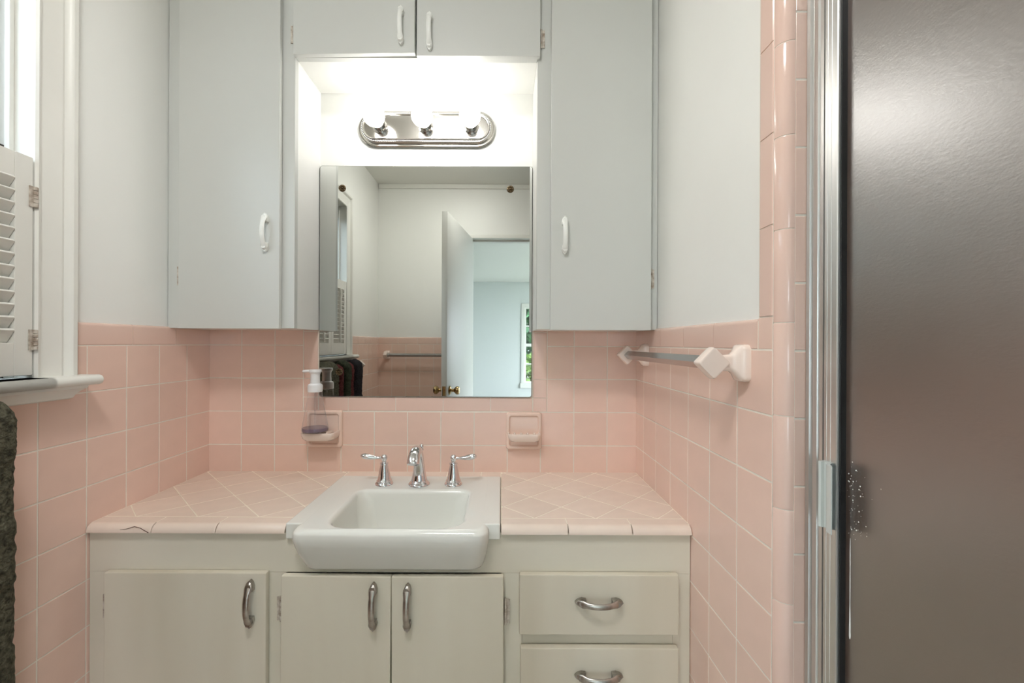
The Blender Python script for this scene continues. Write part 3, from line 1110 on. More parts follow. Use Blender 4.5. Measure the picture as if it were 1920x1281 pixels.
# ================================================================== unseen glowing dome, added overhead to fill the room with light
CLX, CLY = -0.30, 0.14
cl = thing('added_fill_dome', 'unseen round glowing dome added to fill the bathroom with light', 'light', (CLX, CLY, ZC))
T0 = Matrix.Translation((CLX, CLY, ZC)) @ Matrix.Rotation(R(180), 4, 'X')
obj('fill_rim', lathe(new(), [(0.165, 0.0), (0.165, 0.012), (0.158, 0.018), (0.152, 0.018), (0, 0.018)], 40, T0), 'trim_paint', cl, 35)
obj('fill_dome', lathe(new(), [(0.150, 0.0182), (0.148, 0.028), (0.130, 0.046), (0.095, 0.060), (0.050, 0.068), (0, 0.070)], 24, T0), 'fill_glow', cl, 60)

# ================================================================== vanity cabinet
VF = 1.040
VT = 0.7555
van = thing('vanity_cabinet', 'off white painted vanity cabinet with chrome pulls under the pink counter', 'cabinet', ((XL + XR) / 2, VF, 0))
A, B = XL + TT - 0.003, XR - TT + 0.003
g = new()
box(g, A, A + 0.018, VF + 0.0195, YB - 0.006, 0.09, VT)
box(g, B - 0.018, B, VF + 0.0195, YB - 0.006, 0.09, VT)
box(g, A + 0.018, B - 0.018, VF + 0.0195, YB - 0.006, 0.09, 0.108)
box(g, A + 0.018, B - 0.018, VF + 0.06, VF + 0.075, 0.0, 0.09)
box(g, 0.018, 0.034, VF + 0.0195, YB - 0.006, 0.108, 0.70)
obj('carcass', g, 'vanity_frame_paint', van, 0)
g = new()
def fb(x0, x1, z0, z1, d=0.0):
    box(g, x0, x1, VF + d, VF + 0.019, z0, z1, 0.0008)
RZ = 0.6605
fb(A, B, RZ, VT)                       # top rail
fb(A, -0.9080, 0.09, RZ, 0.0004)
fb(-0.5480, -0.5020, 0.09, RZ, 0.0004)
fb(0.0020, 0.0520, 0.09, RZ, 0.0004)
fb(0.4050, B, 0.09, RZ, 0.0004)
fb(-0.9080, -0.5480, 0.09, 0.125, 0.0006)
fb(-0.5020, 0.0020, 0.09, 0.125, 0.0006)
fb(0.0520, 0.4050, 0.09, 0.125, 0.0006)
fb(0.0520, 0.4050, 0.486, 0.537, 0.0006)
fb(0.0520, 0.4050, 0.318, 0.368, 0.0006)
obj('face_frame', g, 'vanity_frame_paint', van)
# shade lines of bare wood where the doors do not meet the rail are real gaps
def vdoor(x0, x1, z0, z1, name='door', tilt=0.0):
    bm = box(new(), x0, x1, VF - 0.018, VF - 0.0012, z0, z1, 0.003, 2)
    if tilt:
        c = Vector(((x0 + x1) / 2, 0, (z0 + z1) / 2))
        bm.transform(Matrix.Translation(c) @ Matrix.Rotation(R(tilt), 4, 'Y') @ Matrix.Translation(-c))
    return obj(name, bm, 'vanity_paint', van)
a = vdoor(-0.9160, -0.5410, 0.115, 0.6665)
pull('worn_chrome', a, (-0.5745, VF - 0.018, 0.599))
hinge(a, -0.9195, VF - 0.005, 0.581, leaf=-1)
hinge(a, -0.9195, VF - 0.005, 0.200, leaf=-1)
a = vdoor(-0.5085, -0.2537, 0.115, 0.6600, tilt=0.35)
pull('worn_chrome', a, (-0.2915, VF - 0.018, 0.594))
hinge(a, -0.5120, VF - 0.005, 0.577, leaf=-1)
hinge(a, -0.5120, VF - 0.005, 0.200, leaf=-1)
a = vdoor(-0.2505, 0.0090, 0.115, 0.6600, tilt=-0.3)
pull('worn_chrome', a, (-0.2130, VF - 0.018, 0.592))
hinge(a, 0.0128, VF - 0.005, 0.573, leaf=1)
hinge(a, 0.0128, VF - 0.005, 0.200, leaf=1)
for (z0, z1, x0) in ((0.5265, 0.6655, 0.0445), (0.358, 0.4965, 0.0475), (0.115, 0.328, 0.0475)):
    a = vdoor(x0, 0.4130, z0, z1, 'drawer')
    pull('worn_chrome', a, (0.2270, VF - 0.018, z1 - 0.0595), horiz=True)

# ================================================================== countertop
CT = 0.774
SXL, SXR, SYB, SYF = -0.5005, -0.0005, 1.402, 1.030
top = thing('countertop', 'pink diagonal tile countertop with bullnose front edge', 'countertop', ((XL + XR) / 2, 1.25, VT))
FR['top'] = (Vector((1, 0, 0)), Vector((0, 1, 0)), Vector((0, 0, 1)), Vector((0, 0, CT - TT)))
TY = 1.080
e = 0.0025
g = new()
box(g, XL + e, SXL - .001, 1.046, YB - e, VT, CT - 0.0005)
box(g, SXR + .001, XR - e, 1.046, YB - e, VT, CT - 0.0005)
box(g, SXL - .001, SXR + .001, SYB + .001, YB - e, VT, CT - 0.0005)
obj('grout_bed', g, 'counter_grout', top, 0)
def diag(x0, x1, y0, y1, px, D):
    h = D / 2
    kx0, kx1 = int((x0 - px) / h) - 3, int((x1 - px) / h) + 3
    for j in range(-1, int((y1 - TY) / h) + 3):
        for i in range(kx0, kx1 + 1):
            if (i + j) % 2:
                continue
            cx, cyy = px + i * h, TY + j * h
            P = [(cx - h, cyy), (cx, cyy - h), (cx + h, cyy), (cx, cyy + h)]
            for q, n in (((x0, 0), (1, 0)), ((x1, 0), (-1, 0)), ((0, y0), (0, 1)), ((0, y1), (0, -1))):
                P = clip_half(P, q, n)
                if len(P) < 3:
                    break
            if len(P) < 3:
                continue
            ar = abs(sum(P[k][0] * P[(k + 1) % len(P)][1] - P[(k + 1) % len(P)][0] * P[k][1] for k in range(len(P)))) / 2
            if ar < 6e-5:
                continue
            tile_poly('top', top, P, 'counter_tile', gap=0.0013)
diag(XL + 0.0045, SXL - .0015, TY, YB - 0.0045, -0.664, 0.1505)
diag(SXR + .0015, XR - 0.0045, TY, YB - 0.0045, 0.158, 0.1500)
x = SXL
tiles = [(-0.5015 + 0.1095 * k, min(-0.5015 + 0.1095 * (k + 1), 0.0005)) for k in range(5)]
for (a_, b_) in tiles:
    tile_rect('top', top, a_, b_, SYB + .0015, YB - .0045, matname='counter_tile')
# rounded front nosing pieces
def nosing(x0, x1, name='bullnose_tile'):
    gp = 0.0012
    rr_ = 0.0185
    yf = 1.0285
    pf = [(TY - gp, CT - TT), (TY - gp, CT - .0015), (TY - gp - .0015, CT)]
    for k in range(9):
        a = .5 * PI * k / 8
        pf.append((yf + rr_ - rr_ * math.sin(a), CT - rr_ + rr_ * math.cos(a)))
    pf += [(yf + .0008, VT + .0005), (yf + .016, VT + .0005), (yf + .016, CT - TT)]
    bm = new()
    def ins(s):
        c = ((TY + yf) / 2, CT - 0.008)
        return [((p[0] - c[0]) * s + c[0], (p[1] - c[1]) * s + c[1]) for p in pf]
    loft(bm, [[(x0 + gp, p[0], p[1]) for p in ins(.97)], [(x0 + gp + .0012, p[0], p[1]) for p in pf], [(x1 - gp - .0012, p[0], p[1]) for p in pf], [(x1 - gp, p[0], p[1]) for p in ins(.97)]], cap_first=True, cap_last=True)
    return obj(name, bm, 'counter_tile', top, 35)
ls = [XL + 0.0045, -0.8130, -0.6635, SXL - .001]
for a_, b_ in zip(ls, ls[1:]):
    nosing(a_, b_)
ls = [SXR + .001, 0.1580, 0.3075, XR - 0.0045]
for a_, b_ in zip(ls, ls[1:]):
    nosing(a_, b_)
# hairline crack in the left nosing tile
bm = new()
cp = [(-0.885, 1.0292, 0.7625), (-0.868, 1.0296, 0.7648), (-0.853, 1.0318, 0.7693), (-0.847, 1.0310, 0.7680), (-0.838, 1.0300, 0.7663), (-0.828, 1.0291, 0.7610), (-0.818, 1.0288, 0.7562)]
sweep(bm, cp, [.0003, .0006, .0008, .0008, .0007, .0008, .0010], side=(0, 0, 1), seg=5)
o = obj('crack', bm, 'crack', top)
o['label'] = 'dark hairline crack'

# ================================================================== sink
sink = thing('sink', 'white porcelain apron front sink set into the pink counter', 'sink', (-0.25, 1.2, 0.67))
ST = CT + 0.0055
ax0, ax1, ay0, ay1 = -0.4735, -0.0265, 0.9850, 1.4010
NL = 10
def lp(x0, x1, y0, y1, r, z):
    return rrect(x0, x1, y0, y1, r, z, NL)
loops = []
# apron outside from the bottom up
for (z, inx, iny, rf) in ((0.6720, 0.020, 0.047, .030), (0.6745, 0.0155, 0.040, .032), (0.681, 0.0125, 0.034, .034), (0.695, 0.009, 0.026, .034), (0.715, 0.005, 0.015, .032), (0.738, 0.0015, 0.005, .030), (0.755, 0.0, 0.0, .028)):
    loops.append(lp(ax0 + inx, ax1 - inx, ay0 + iny, ay1, (rf, rf, .01, .01), z))
rr_ = 0.016
for k in range(1, 7):
    a = .5 * PI * k / 6
    d = rr_ * (1 - math.cos(a))
    loops.append(lp(ax0 + d, ax1 - d, ay0 + d, ay1 - d * .3, (.028, .028, .01, .01), ST - rr_ + rr_ * math.sin(a)))
bx0, bx1, by0, by1 = -0.4010, -0.0900, 1.0120, 1.2640
rb_ = 0.012
for k in range(0, 6):
    a = .5 * PI * k / 5
    d = rb_ * math.sin(a) - rb_
    loops.append(lp(bx0 + d, bx1 - d, by0 + d, by1 - d, (.052 - d, .052 - d, .026 - d, .026 - d), ST - rb_ * (1 - math.cos(a))))
for (z, i, r1) in ((-0.030, 0.003, .05), (-0.070, 0.008, .048), (-0.100, 0.014, .046), (-0.118, 0.024, .046), (-0.128, 0.040, .04), (-0.132, 0.075, .03)):
    loops.append(lp(bx0 + i, bx1 - i, by0 + i * 2.3, by1 - i * 1.1, (r1, r1, .04, .04), ST + z))
loops.append(lp(-0.262, -0.230, 1.122, 1.152, .0149, ST - 0.136))
bm = new()
loft(bm, loops, cap_last=True)
# side wings that sit on the tile, and the back ledge
for (x0, x1) in ((SXL, -0.4520), (-0.0480, SXR)):
    box(bm, x0, x1, SYF, SYB, 0.7420, ST - 0.0003, 0.0035, 3)
obj('basin', bm, 'porcelain', sink, 50)
bm = lathe(new(), [(0.021, 0), (0.022, 0.0015), (0.018, 0.003), (0.016, 0.001), (0, 0.0005)], 24, Matrix.Translation((-0.246, 1.137, ST - 0.136)))
obj('drain', bm, 'chrome', sink)

# ================================================================== faucet
FY = 1.318
fau = thing('faucet', 'chrome widespread faucet with two lever handles on the white sink', 'faucet', (-0.243, FY, ST))
bm = new()
T0 = Matrix.Translation((-0.243, FY, ST))
lathe(bm, [(0.0315, 0), (0.0315, 0.003), (0.0285, 0.0065), (0.0255, 0.008), (0.0245, 0.011), (0.0225, 0.014), (0.0195, 0.017), (0.0, 0.017)], 32, T0)
path = [(0, 0.012, .0205, .0205), (0, 0.024, .0180, .0180), (-.001, 0.040, .0155, .0160), (-.003, 0.058, .0138, .0150), (-.007, 0.074, .0130, .0148), (-.015, 0.091, .0128, .0142),
        (-.028, 0.105, .0130, .0130), (-.045, 0.1125, .0132, .0118), (-.062, 0.1120, .0136, .0112), (-.076, 0.106, .0142, .0112), (-.086, 0.097, .0148, .0112), (-.092, 0.087, .0152, .0110), (-.094, 0.084, .0140, .0100)]
sweep(bm, [(-0.243, FY + p[0], ST + p[1]) for p in path], [(p[2] * 1.17, p[3] * 1.12) for p in path], side=(1, 0, 0), seg=24)
sp = obj('spout', bm, 'chrome', fau, 45)
bm = new()
lathe(bm, [(0.0025, 0.08), (0.0025, 0.117), (0.0055, 0.119), (0.006, 0.1225), (0.0045, 0.1255), (0.006, 0.128), (0.0068, 0.1325), (0.0045, 0.1375), (0, 0.139)], 16, Matrix.Translation((-0.2390, FY + 0.017, ST - 0.022)))
obj('lift_rod', bm, 'chrome', sp)
for s, hx_ in ((-1, -0.3470), (1, -0.1410)):
    M = Matrix.Translation((hx_, FY, ST))
    bm = lathe(new(), [(0.0265, 0), (0.0265, 0.003), (0.0245, 0.006), (0.0215, 0.0085), (0.0225, 0.011), (0.0215, 0.014), (0.0195, 0.016), (0.0175, 0.026), (0.0145, 0.042), (0.0115, 0.055), (0.0105, 0.059), (0.0125, 0.061), (0.0120, 0.064), (0.0070, 0.066), (0.0065, 0.070), (0.0085, 0.0735), (0.0100, 0.078), (0.0092, 0.083), (0.006, 0.087), (0, 0.0885)], 28, M)
    hd = obj('handle', bm, 'chrome', fau, 40)
    lev = [(0.004, 0.0785, .0042), (0.012, 0.0785, .0038), (0.020, 0.0786, .0040), (0.032, 0.0795, .0060), (0.045, 0.0815, .0082), (0.056, 0.0835, .0088), (0.064, 0.0845, .0070), (0.069, 0.0848, .0030)]
    bm = sweep(new(), [(hx_ + s * p[0], FY - 0.04 * p[0], ST + p[1]) for p in lev], [(p[2] * 1.25, p[2] * 1.0) for p in lev], side=(0, 1, 0), seg=14)
    obj('lever', bm, 'chrome', hd, 60)

# ================================================================== soap dishes and pump bottle
def soap_dish(cx, cz, label, m_shelf, shelf_out):
    t = thing('soap_dish', label, 'soap dish', (cx, YB, cz), 'pink ceramic wall soap dishes')
    hw, hh = 0.0590, 0.0610
    yb = YB - TT + 0.007
    def L(i, y, r):
        return rr_xz(cx - hw + i, cx + hw - i, cz - hh + i, cz + hh - i, r, y)
    bm = new()
    loft(bm, [L(0, yb, .010), L(0, yb - 0.010, .010), L(.0015, yb - 0.0145, .010), L(.005, yb - 0.017, .009), L(.010, yb - 0.0165, .008), L(.014, yb - 0.010, .006)], cap_last=True)
    obj('wall_plate', bm, 'ceramic_pink', t, 35)
    # projecting tray with a raised lip and drain ribs
    z0 = cz - 0.006
    yf = yb - shelf_out
    sw = hw - 0.006
    outline = rrect(cx - sw, cx + sw, yf, yb - 0.004, (.016, .016, .001, .001), 0, 5)
    def S(scale_in, z, dy=0.0):
        pts = []
        for p in outline:
            x = cx + (p[0] - cx) * (1 - scale_in / sw)
            y = p[1] + (scale_in if p[1] < yb - .02 else 0)
            pts.append((x, y, z))
        return pts
    bm = new()
    loft(bm, [S(.010, z0 - 0.022), S(.004, z0 - 0.016), S(.001, z0 - 0.006), S(0, z0), S(.0008, z0 + 0.003), S(.003, z0 + 0.0036), S(.0055, z0 + 0.002), S(.008, z0 - 0.004), S(.02, z0 - 0.005)], cap_first=True, cap_last=True)
    obj('tray', bm, m_shelf, t, 40)
    for k in range(4):
        x = cx - 0.0315 + 0.021 * k
        bm = new()
        sweep(bm, [(x, yf + 0.004, z0 + 0.003), (x, yf + 0.009, z0 + 0.0042), (x, yb - 0.030, z0 + 0.0005), (x, yb - 0.014, z0 - 0.003)], [(.0012, .002), (.0035, .0045), (.0032, .0042), (.001, .002)], side=(1, 0, 0), seg=8)
        obj('drain_rib', bm, m_shelf, t, 60)
    return t
soap_dish(-0.5815, 0.9160, 'pink ceramic soap dish holding the pump bottle, left of the faucet', 'ceramic_pale', 0.078)
soap_dish(0.0755, 0.9120, 'empty pink ceramic soap dish with drain ribs, right of the faucet', 'ceramic_pale', 0.062)
BX, BYc, BZ = -0.5935, 1.4130, 0.9148
bot = thing('soap_bottle', 'clear conical foaming soap pump bottle with white top on the soap dish', 'bottle', (BX, BYc, BZ))
T0 = Matrix.Translation((BX, BYc, BZ))
bm = lathe(new(), [(0.0, 0.0008), (0.034, 0.0), (0.0395, 0.003), (0.0405, 0.008), (0.0390, 0.020), (0.0335, 0.050), (0.0265, 0.085), (0.0225, 0.110), (0.0212, 0.125), (0.0210, 0.131)], 36, T0, cap=False)
obj('bottle_body', bm, 'clear_plastic', bot, 60)
bm = lathe(new(), [(0.0, 0.002), (0.033, 0.002), (0.0385, 0.0045), (0.0392, 0.009), (0.0382, 0.0145), (0, 0.0150)], 36, T0)
obj('liquid', bm, 'liquid', bot, 40)
bm = lathe(new(), [(0.0012, 0.016), (0.0028, 0.02), (0.0028, 0.128)], 10, T0)
obj('dip_tube', bm, 'clear_plastic', bot, 60)
bm = lathe(new(), [(0.0215, 0.128), (0.0225, 0.130), (0.0228, 0.147), (0.0205, 0.152), (0.0150, 0.155), (0.0145, 0.166), (0, 0.166)], 32, T0)
obj('collar', bm, 'white_plastic', bot, 35)
bm = lathe(new(), [(0.0135, 0.160), (0.0142, 0.165), (0.0142, 0.182), (0.0160, 0.188), (0.0195, 0.191), (0.0195, 0.1975), (0.018, 0.199), (0, 0.199)], 32, T0)
sweep(bm, [(BX - 0.010, BYc - 0.002, BZ + 0.1945), (BX - 0.024, BYc - 0.006, BZ + 0.1945), (BX - 0.034, BYc - 0.008, BZ + 0.1935), (BX - 0.036, BYc - 0.0085, BZ + 0.192)], [(.012, .0045), (.008, .0045), (.006, .0042), (.004, .003)], side=(0, 1, 0), seg=14)
obj('pump_head', bm, 'white_plastic', bot, 40)

# ================================================================== towel bars
def towel_post(parent, wall_pt, n, along, name='post'):
    """square ceramic post: rectangular wall plate, arm, and a diamond head around the bar"""
    n, along = Vector(n), Vector(along)
    up = Vector((0, 0, 1))
    def W(a, b, c):
        return Vector(wall_pt) + along * a + n * b + up * c
    bm = new()
    rings = []
    for (b, ha, hc, r) in ((0.0, .021, .034, .010), (.008, .021, .034, .010), (.014, .0195, .0325, .010), (.018, .016, .028, .011), (.023, .0125, .021, .010), (.030, .0105, .0155, .008), (.046, .0100, .0140, .007)):
        L = rrect(-ha, ha, -hc, hc, r, 0, 3)
        rings.append([W(p[0], b, p[1]) for p in L])
    loft(bm, rings, cap_first=True, cap_last=True)
    # diamond head: square turned on its corner, axis along the bar
    hd = 0.0310
    rings = []
    for (a, k) in ((-0.0145, .80), (-0.0130, .93), (-0.006, 1.0), (0.006, 1.0), (0.0130, .93), (0.0145, .80)):
        q = rrect(-hd * .7071 * k, hd * .7071 * k, -hd * .7071 * k, hd * .7071 * k, .005 * k, 0, 3)
        rr2 = []
        for p in q:
            b = (p[0] - p[1]) * .7071
            c = (p[0] + p[1]) * .7071
            rr2.append(W(a, 0.062 + b, c))
        rings.append(rr2)
    loft(bm, rings, cap_first=True, cap_last=True)
    return obj(name, bm, 'ceramic_pale', parent, 35)
def square_bar(bm, p0, p1, h):
    p0, p1 = Vector(p0), Vector(p1)
    d = (p1 - p0).normalized()
    up = Vector((0, 0, 1))
    s = d.cross(up)
    rings = []
    for p in (p0, p1):
        rings.append([p + up * h, p + s * h, p - up * h, p - s * h])
    return loft(bm, rings, cap_first=True, cap_last=True)
TBZ_R = 1.1660
WX = XR - 0.0035
bar = thing('towel_bar', 'pink ceramic towel bar with diamond posts and metal rod on the right tile wall', 'towel bar', (XR, 1.1, TBZ_R), 'ceramic towel bars')
towel_post(bar, (WX, 0.812, TBZ_R), (-1, 0, 0), (0, 1, 0))
towel_post(bar, (WX, 1.360, TBZ_R), (-1, 0, 0), (0, 1, 0))
obj('rod', square_bar(new(), (WX - 0.062, 0.818, TBZ_R), (WX - 0.062, 1.354, TBZ_R), 0.0125), 'bar_metal', bar, 0)
# bar on the door wall, seen in the mirror
TBZ_F = 1.1060
WYF = YF + 0.0035
bar2 = thing('towel_bar', 'ceramic towel bar on the door wall, seen in the mirror', 'towel bar', (-0.6, YF, TBZ_F), 'ceramic towel bars')
towel_post(bar2, (-0.895, WYF, TBZ_F), (0, 1, 0), (1, 0, 0))
towel_post(bar2, (-0.325, WYF, TBZ_F), (0, 1, 0), (1, 0, 0))
obj('rod', square_bar(new(), (-0.889, WYF + 0.062, TBZ_F), (-0.331, WYF + 0.062, TBZ_F), 0.0125), 'bar_metal', bar2, 0)
# bar under the window with the towels
TLZ = 1.0580
WXL = XL + 0.0035
bar3 = thing('towel_bar', 'ceramic towel bar under the window sill hung with dark towels', 'towel bar', (XL, 0.45, TLZ), 'ceramic towel bars')
towel_post(bar3, (WXL, 0.070, TLZ), (1, 0, 0), (0, 1, 0))
towel_post(bar3, (WXL, 0.700, TLZ), (1, 0, 0), (0, 1, 0))
BARX = WXL + 0.062
obj('rod', square_bar(new(), (BARX, 0.076, TLZ), (BARX, 0.765, TLZ), 0.0110), 'bar_metal', bar3, 0)
def towel(y0, y1, ztop, zfront, zback, half, m, label, seed):
    t = thing('towel', label, 'towel', (BARX, (y0 + y1) / 2, zfront), 'terry towels under the window')
    th = half - 0.0135
    step = 0.006
    prof = []
    zc = ztop - half
    # outer line: room side up, over the bar, wall side down; then the inner line back
    def line(xa, za, zb):
        n = max(2, int(abs(zb - za) / step))
        return [(xa, za + (zb - za) * k / n) for k in range(n)]
    prof += line(BARX + half, zfront, zc)
    n = 18
    prof += [(BARX + half * math.cos(PI * k / n), zc + half * math.sin(PI * k / n)) for k in range(n)]
    prof += line(BARX - half, zc, zback)
    ri = half - th
    prof += line(BARX - ri, zback, zc)
    prof += [(BARX - ri * math.cos(PI * k / 8), zc + ri * math.sin(PI * k / 8)) for k in range(8)]
    prof += line(BARX + ri, zc, zfront)
    ny = max(6, int((y1 - y0) / step))
    loops = []
    for j in range(ny + 1):
        f = j / ny
        ed = min(f, 1 - f) * (y1 - y0)
        rnd = 0.016 * max(0, 1 - ed / 0.022) ** 2
        L = []
        for (x, z) in prof:
            d = math.hypot(x - BARX, max(z - zc, 0))
            outer_ = abs(d - half) < 1e-4
            y = y0 + (y1 - y0) * f
            if outer_:
                nv = noise.noise(Vector((y * 90 + seed, z * 90, x * 40))) * 0.0032 + noise.noise(Vector((y * 210, z * 210, seed))) * 0.0022
                nv += noise.noise(Vector((y * 14, z * 9, seed * 3.1))) * 0.004
                tier = 0.0035 * math.floor(((ztop - z) % 0.22) / 0.11)
                amt = nv - rnd - tier
                k = (d + amt) / d
                x2 = BARX + (x - BARX) * k
                z2 = z if z < zc else zc + (z - zc) * k
                x2 = max(x2, XL + TT + .0005)
            else:
                x2, z2 = x, z
            yy = y + (noise.noise(Vector((z * 60, x * 60, seed * 5 + f))) * 0.002 if j in (0, ny) else 0)
            L.append((x2, yy, z2))
        loops.append(L)
    bm = new()
    loft(bm, loops, cap_first=True, cap_last=True)
    obj('terry_cloth', bm, m, t, 80)
HZ = 1.0985
towel(0.560, 0.795, HZ + .002, 0.36, 0.46, 0.0490, 'towel_dark', 'charcoal olive terry towel at the left photo edge', 1.3)
towel(0.468, 0.520, HZ - .016, 0.42, 0.52, 0.0400, 'towel_maroon', 'maroon towel behind the rosette in the mirror', 4.1)
towel(0.365, 0.450, HZ, 0.40, 0.50, 0.0490, 'towel_green', 'olive green towel seen in the mirror below the sill', 7.7)
towel(0.302, 0.350, HZ - .010, 0.44, 0.50, 0.0430, 'towel_maroon', 'narrow maroon towel between the olive and black towels in the mirror', 9.2)
towel(0.165, 0.285, HZ, 0.40, 0.50, 0.0490, 'towel_black', 'black charcoal towel farthest right in the mirror', 12.9)

# ================================================================== cafe shutters
SHX = PLX + 0.016          # room-side face of the shutters
SZ0, SZ1 = WZ0 + 0.006, 1.575
W3 = (WY1 - WY0 - 0.004) / 3
lab = ['white louvered shutter panel nearest the vanity, hinged to the casing',
       'white louvered shutter panel in the middle, seen in the mirror',
       'white louvered shutter panel farthest from the vanity, seen in the mirror']
LOUV = None
for i in range(3):
    yb_ = WY1 - 0.002 - W3 * i - 0.0012
    ya_ = WY1 - 0.002 - W3 * (i + 1) + 0.0012
    t = thing('shutter_panel', lab[i], 'shutter', (SHX - 0.01, (ya_ + yb_) / 2, SZ0), 'cafe shutter panels')
    sw, d = 0.034, 0.020
    for (p, q) in ((ya_, ya_ + sw), (yb_ - sw, yb_)):
        bm = box(new(), SHX - d, SHX, p, q, SZ0, SZ1, 0.0015)
        edge = q if p == ya_ else p
        obj('stile', bm, 'trim_paint', t)
    obj('rail', box(new(), SHX - d + .001, SHX - .001, ya_ + sw, yb_ - sw, SZ1 - 0.052, SZ1 - .0004, 0.001), 'trim_paint', t)
    obj('rail', box(new(), SHX - d + .001, SHX - .001, ya_ + sw, yb_ - sw, SZ0 + .0004, SZ0 + 0.066, 0.001), 'trim_paint', t)
    za, zb = SZ0 + 0.066, SZ1 - 0.052
    nl = 13
    for k in range(nl):
        zc = za + (zb - za) * (k + .5) / nl
        bm = new()
        # thin rounded blade, its room edge high
        pf = [(p[0], p[1]) for p in rrect(-0.0175, 0.0175, -0.0032, 0.0032, 0.0022, 0, 3)]
        tl = R(56)
        ring = [((p[0] * math.cos(tl) - p[1] * math.sin(tl)), (p[0] * math.sin(tl) + p[1] * math.cos(tl))) for p in pf]
        loft(bm, [[(SHX - d / 2 + p[0], y, zc + p[1]) for p in ring] for y in (ya_ + sw + .001, yb_ - sw - .001)], cap_first=True, cap_last=True)
        obj('louver', bm, 'trim_paint', t, 60)
    ym = (ya_ + yb_) / 2
    obj('tilt_rod', box(new(), SHX + 0.004, SHX + 0.0125, ym - .005, ym + .005, za + 0.006, zb - 0.002, 0.001), 'trim_paint', t)
    if i == 0:
        for zz_ in (SZ0 + 0.072, SZ1 - 0.080):
            bm = new()
            for k in range(5):
                z0 = zz_ - 0.021 + 0.0084 * k
                lathe(bm, [(0.0036, z0 + .0004), (0.0043, z0 + .0012), (0.0043, z0 + .0072), (0.0036, z0 + .008)], 12, Matrix.Translation((SHX + 0.003, WY1 - 0.001, 0)))
            box(bm, SHX + .0002, SHX + .0022, WY1 - 0.012, WY1 - 0.001, zz_ - .021, zz_ + .021)
            obj('hinge', bm, 'hinge_paint', t)

# ================================================================== shower door
GX = 0.500
sh = thing('shower_door', 'framed shower door with obscure bronze glass and aluminium jamb', 'shower door', (GX, 0.3, 0.06))
def al(name, x0, x1, y0, y1, z0, z1, b=0.0015, m='aluminium', parent=None):
    return obj(name, box(new(), x0, x1, y0, y1, z0, z1, b), m, parent or sh)
SH0, SH1 = 0.10, 1.92
# wall jamb: a ridged channel fixed to the return
bm = new()
pf = [(0.5070, 0.7065), (0.4860, 0.7065), (0.4845, 0.7040), (0.4860, 0.6990), (0.4905, 0.6975), (0.4905, 0.6930), (0.4870, 0.6915), (0.4870, 0.6830), (0.4900, 0.6815), (0.4900, 0.6780), (0.4865, 0.6765), (0.4865, 0.6700), (0.4920, 0.6690), (0.4920, 0.6665), (0.5070, 0.6665)]
prism(bm, pf, 'z', SH0, SH1)
obj('wall_jamb', bm, 'aluminium', sh, 30)
# hinge-side stile of the door with two flutes
bm = new()
pf = [(0.5070, 0.6660), (0.4860, 0.6660), (0.4850, 0.6648), (0.4850, 0.6600), (0.4858, 0.6594), (0.4850, 0.6588), (0.4850, 0.6520), (0.4858, 0.6514), (0.4850, 0.6508), (0.4850, 0.6410), (0.4860, 0.6398), (0.5070, 0.6398)]
prism(bm, pf, 'z', SH0 + 0.01, SH1 - 0.01)
obj('stile', bm, 'aluminium', sh, 30)
al('gasket', 0.4890, 0.5045, 0.6372, 0.6398, SH0 + 0.03, SH1 - 0.03, 0.0005, 'gasket')
gl = al('glass_panel', GX - 0.003, GX + 0.003, 0.040, 0.6385, SH0 + 0.03, SH1 - 0.03, 0.0005, 'obscure_glass')
al('stile', 0.485, 0.507, 0.010, 0.040, SH0 + 0.01, SH1 - 0.01)
al('rail', 0.4855, 0.5065, 0.040, 0.6398, SH0 + 0.01, SH0 + 0.04)
al('rail', 0.4855, 0.5065, 0.040, 0.6398, SH1 - 0.04, SH1 - 0.01)
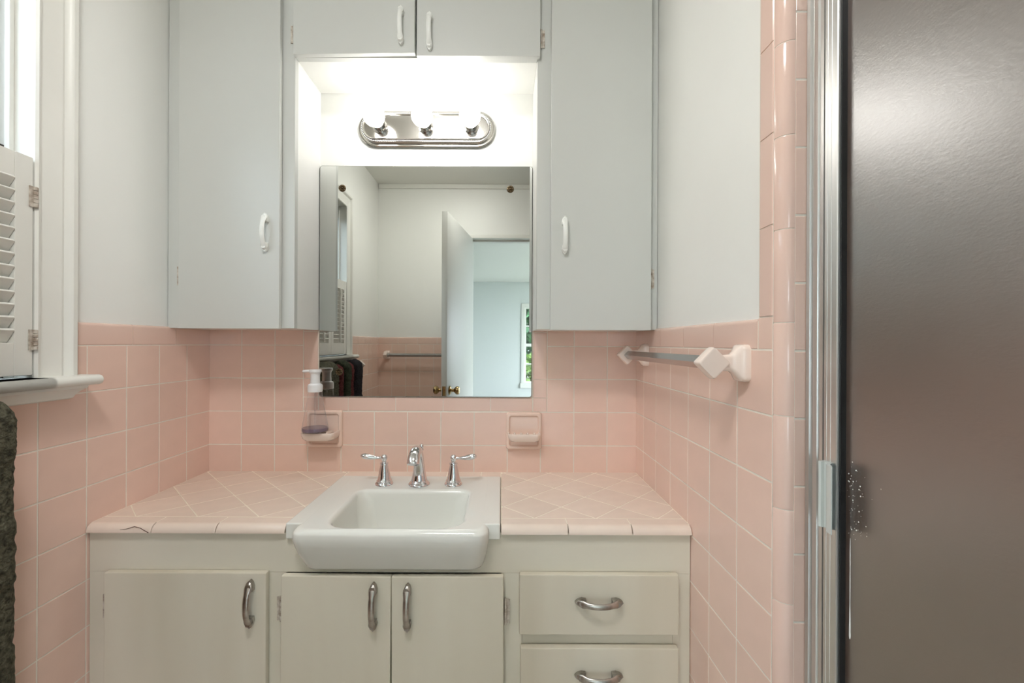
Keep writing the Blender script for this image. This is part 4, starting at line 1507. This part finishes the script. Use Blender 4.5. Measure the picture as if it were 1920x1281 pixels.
# header and fixed panel towards the door wall
fx = thing('shower_panel', 'fixed obscure bronze glass shower panel beside the camera, out of frame', 'shower panel', (GX, -0.28, 0.06))
al('glass_panel', GX - 0.003, GX + 0.003, -0.545, -0.005, SH0 + 0.02, SH1 - 0.02, 0.0005, 'obscure_glass', fx)
al('frame', 0.487, 0.507, -0.030, 0.006, SH0, SH1, 0.0015, 'aluminium', fx)
al('frame', 0.487, 0.507, -0.558, -0.545, SH0, SH1, 0.0015, 'aluminium', fx)
struct(obj('trim_3', box(new(), XR, 0.60, YF - .002, 0.7060, 0.0, SH0, 0.004), 'pink_trim'), 'pink shower kerb')
al('header', 0.482, 0.512, 0.0075, 0.7065, SH1, SH1 + 0.035, 0.002, 'aluminium', sh)
al('header', 0.482, 0.512, -0.558, 0.0065, SH1, SH1 + 0.035, 0.002, 'aluminium', fx)
# small pull on the stile with its clear plastic guard
PZ0, PZ1 = 0.9300, 1.0270
bm = new()
pf = [(0.4850, 0.6630), (0.4760, 0.6620), (0.4730, 0.6590), (0.4745, 0.6560), (0.4790, 0.6555), (0.4800, 0.6490), (0.4770, 0.6460), (0.4735, 0.6440), (0.4700, 0.6370), (0.4690, 0.6285), (0.4705, 0.6282), (0.4760, 0.6400), (0.4850, 0.6470)]
prism(bm, pf, 'z', PZ0, PZ1)
hd = obj('handle', bm, 'pull_plastic', sh, 30)
hd['label'] = 'small pale grey pull'
# paint splashes on the glass
random.seed(11)
bm = new()
for i in range(60):
    yy = 0.6345 - abs(random.gauss(0, .017))
    zz_ = random.choice((1.012, 1.005, .99, .965, .94)) + random.gauss(0, .010)
    rr2 = random.choice((.0005, .0006, .0008, .0012))
    t_ = bmesh.new()
    bmesh.ops.create_icosphere(t_, subdivisions=1, radius=rr2)
    merge(bm, t_, Matrix.Translation((GX - 0.0031, yy, zz_)) @ Matrix.Diagonal((.3, 1, 1, 1)))
o = obj('paint_splashes', bm, 'paint_splash', gl, 60)
o['kind'] = 'stuff'
bm = new()
dz = [(0.925, .0004), (0.905, .0007), (0.88, .0007), (0.85, .0008), (0.835, .0006), (0.80, .0014), (0.786, .0016), (0.782, .0008)]
sweep(bm, [(GX - 0.0031, 0.6290, z) for z, r in dz], [(r, r * .4) for z, r in dz], side=(0, 1, 0), seg=8)
obj('paint_drip', bm, 'paint_splash', gl, 60)
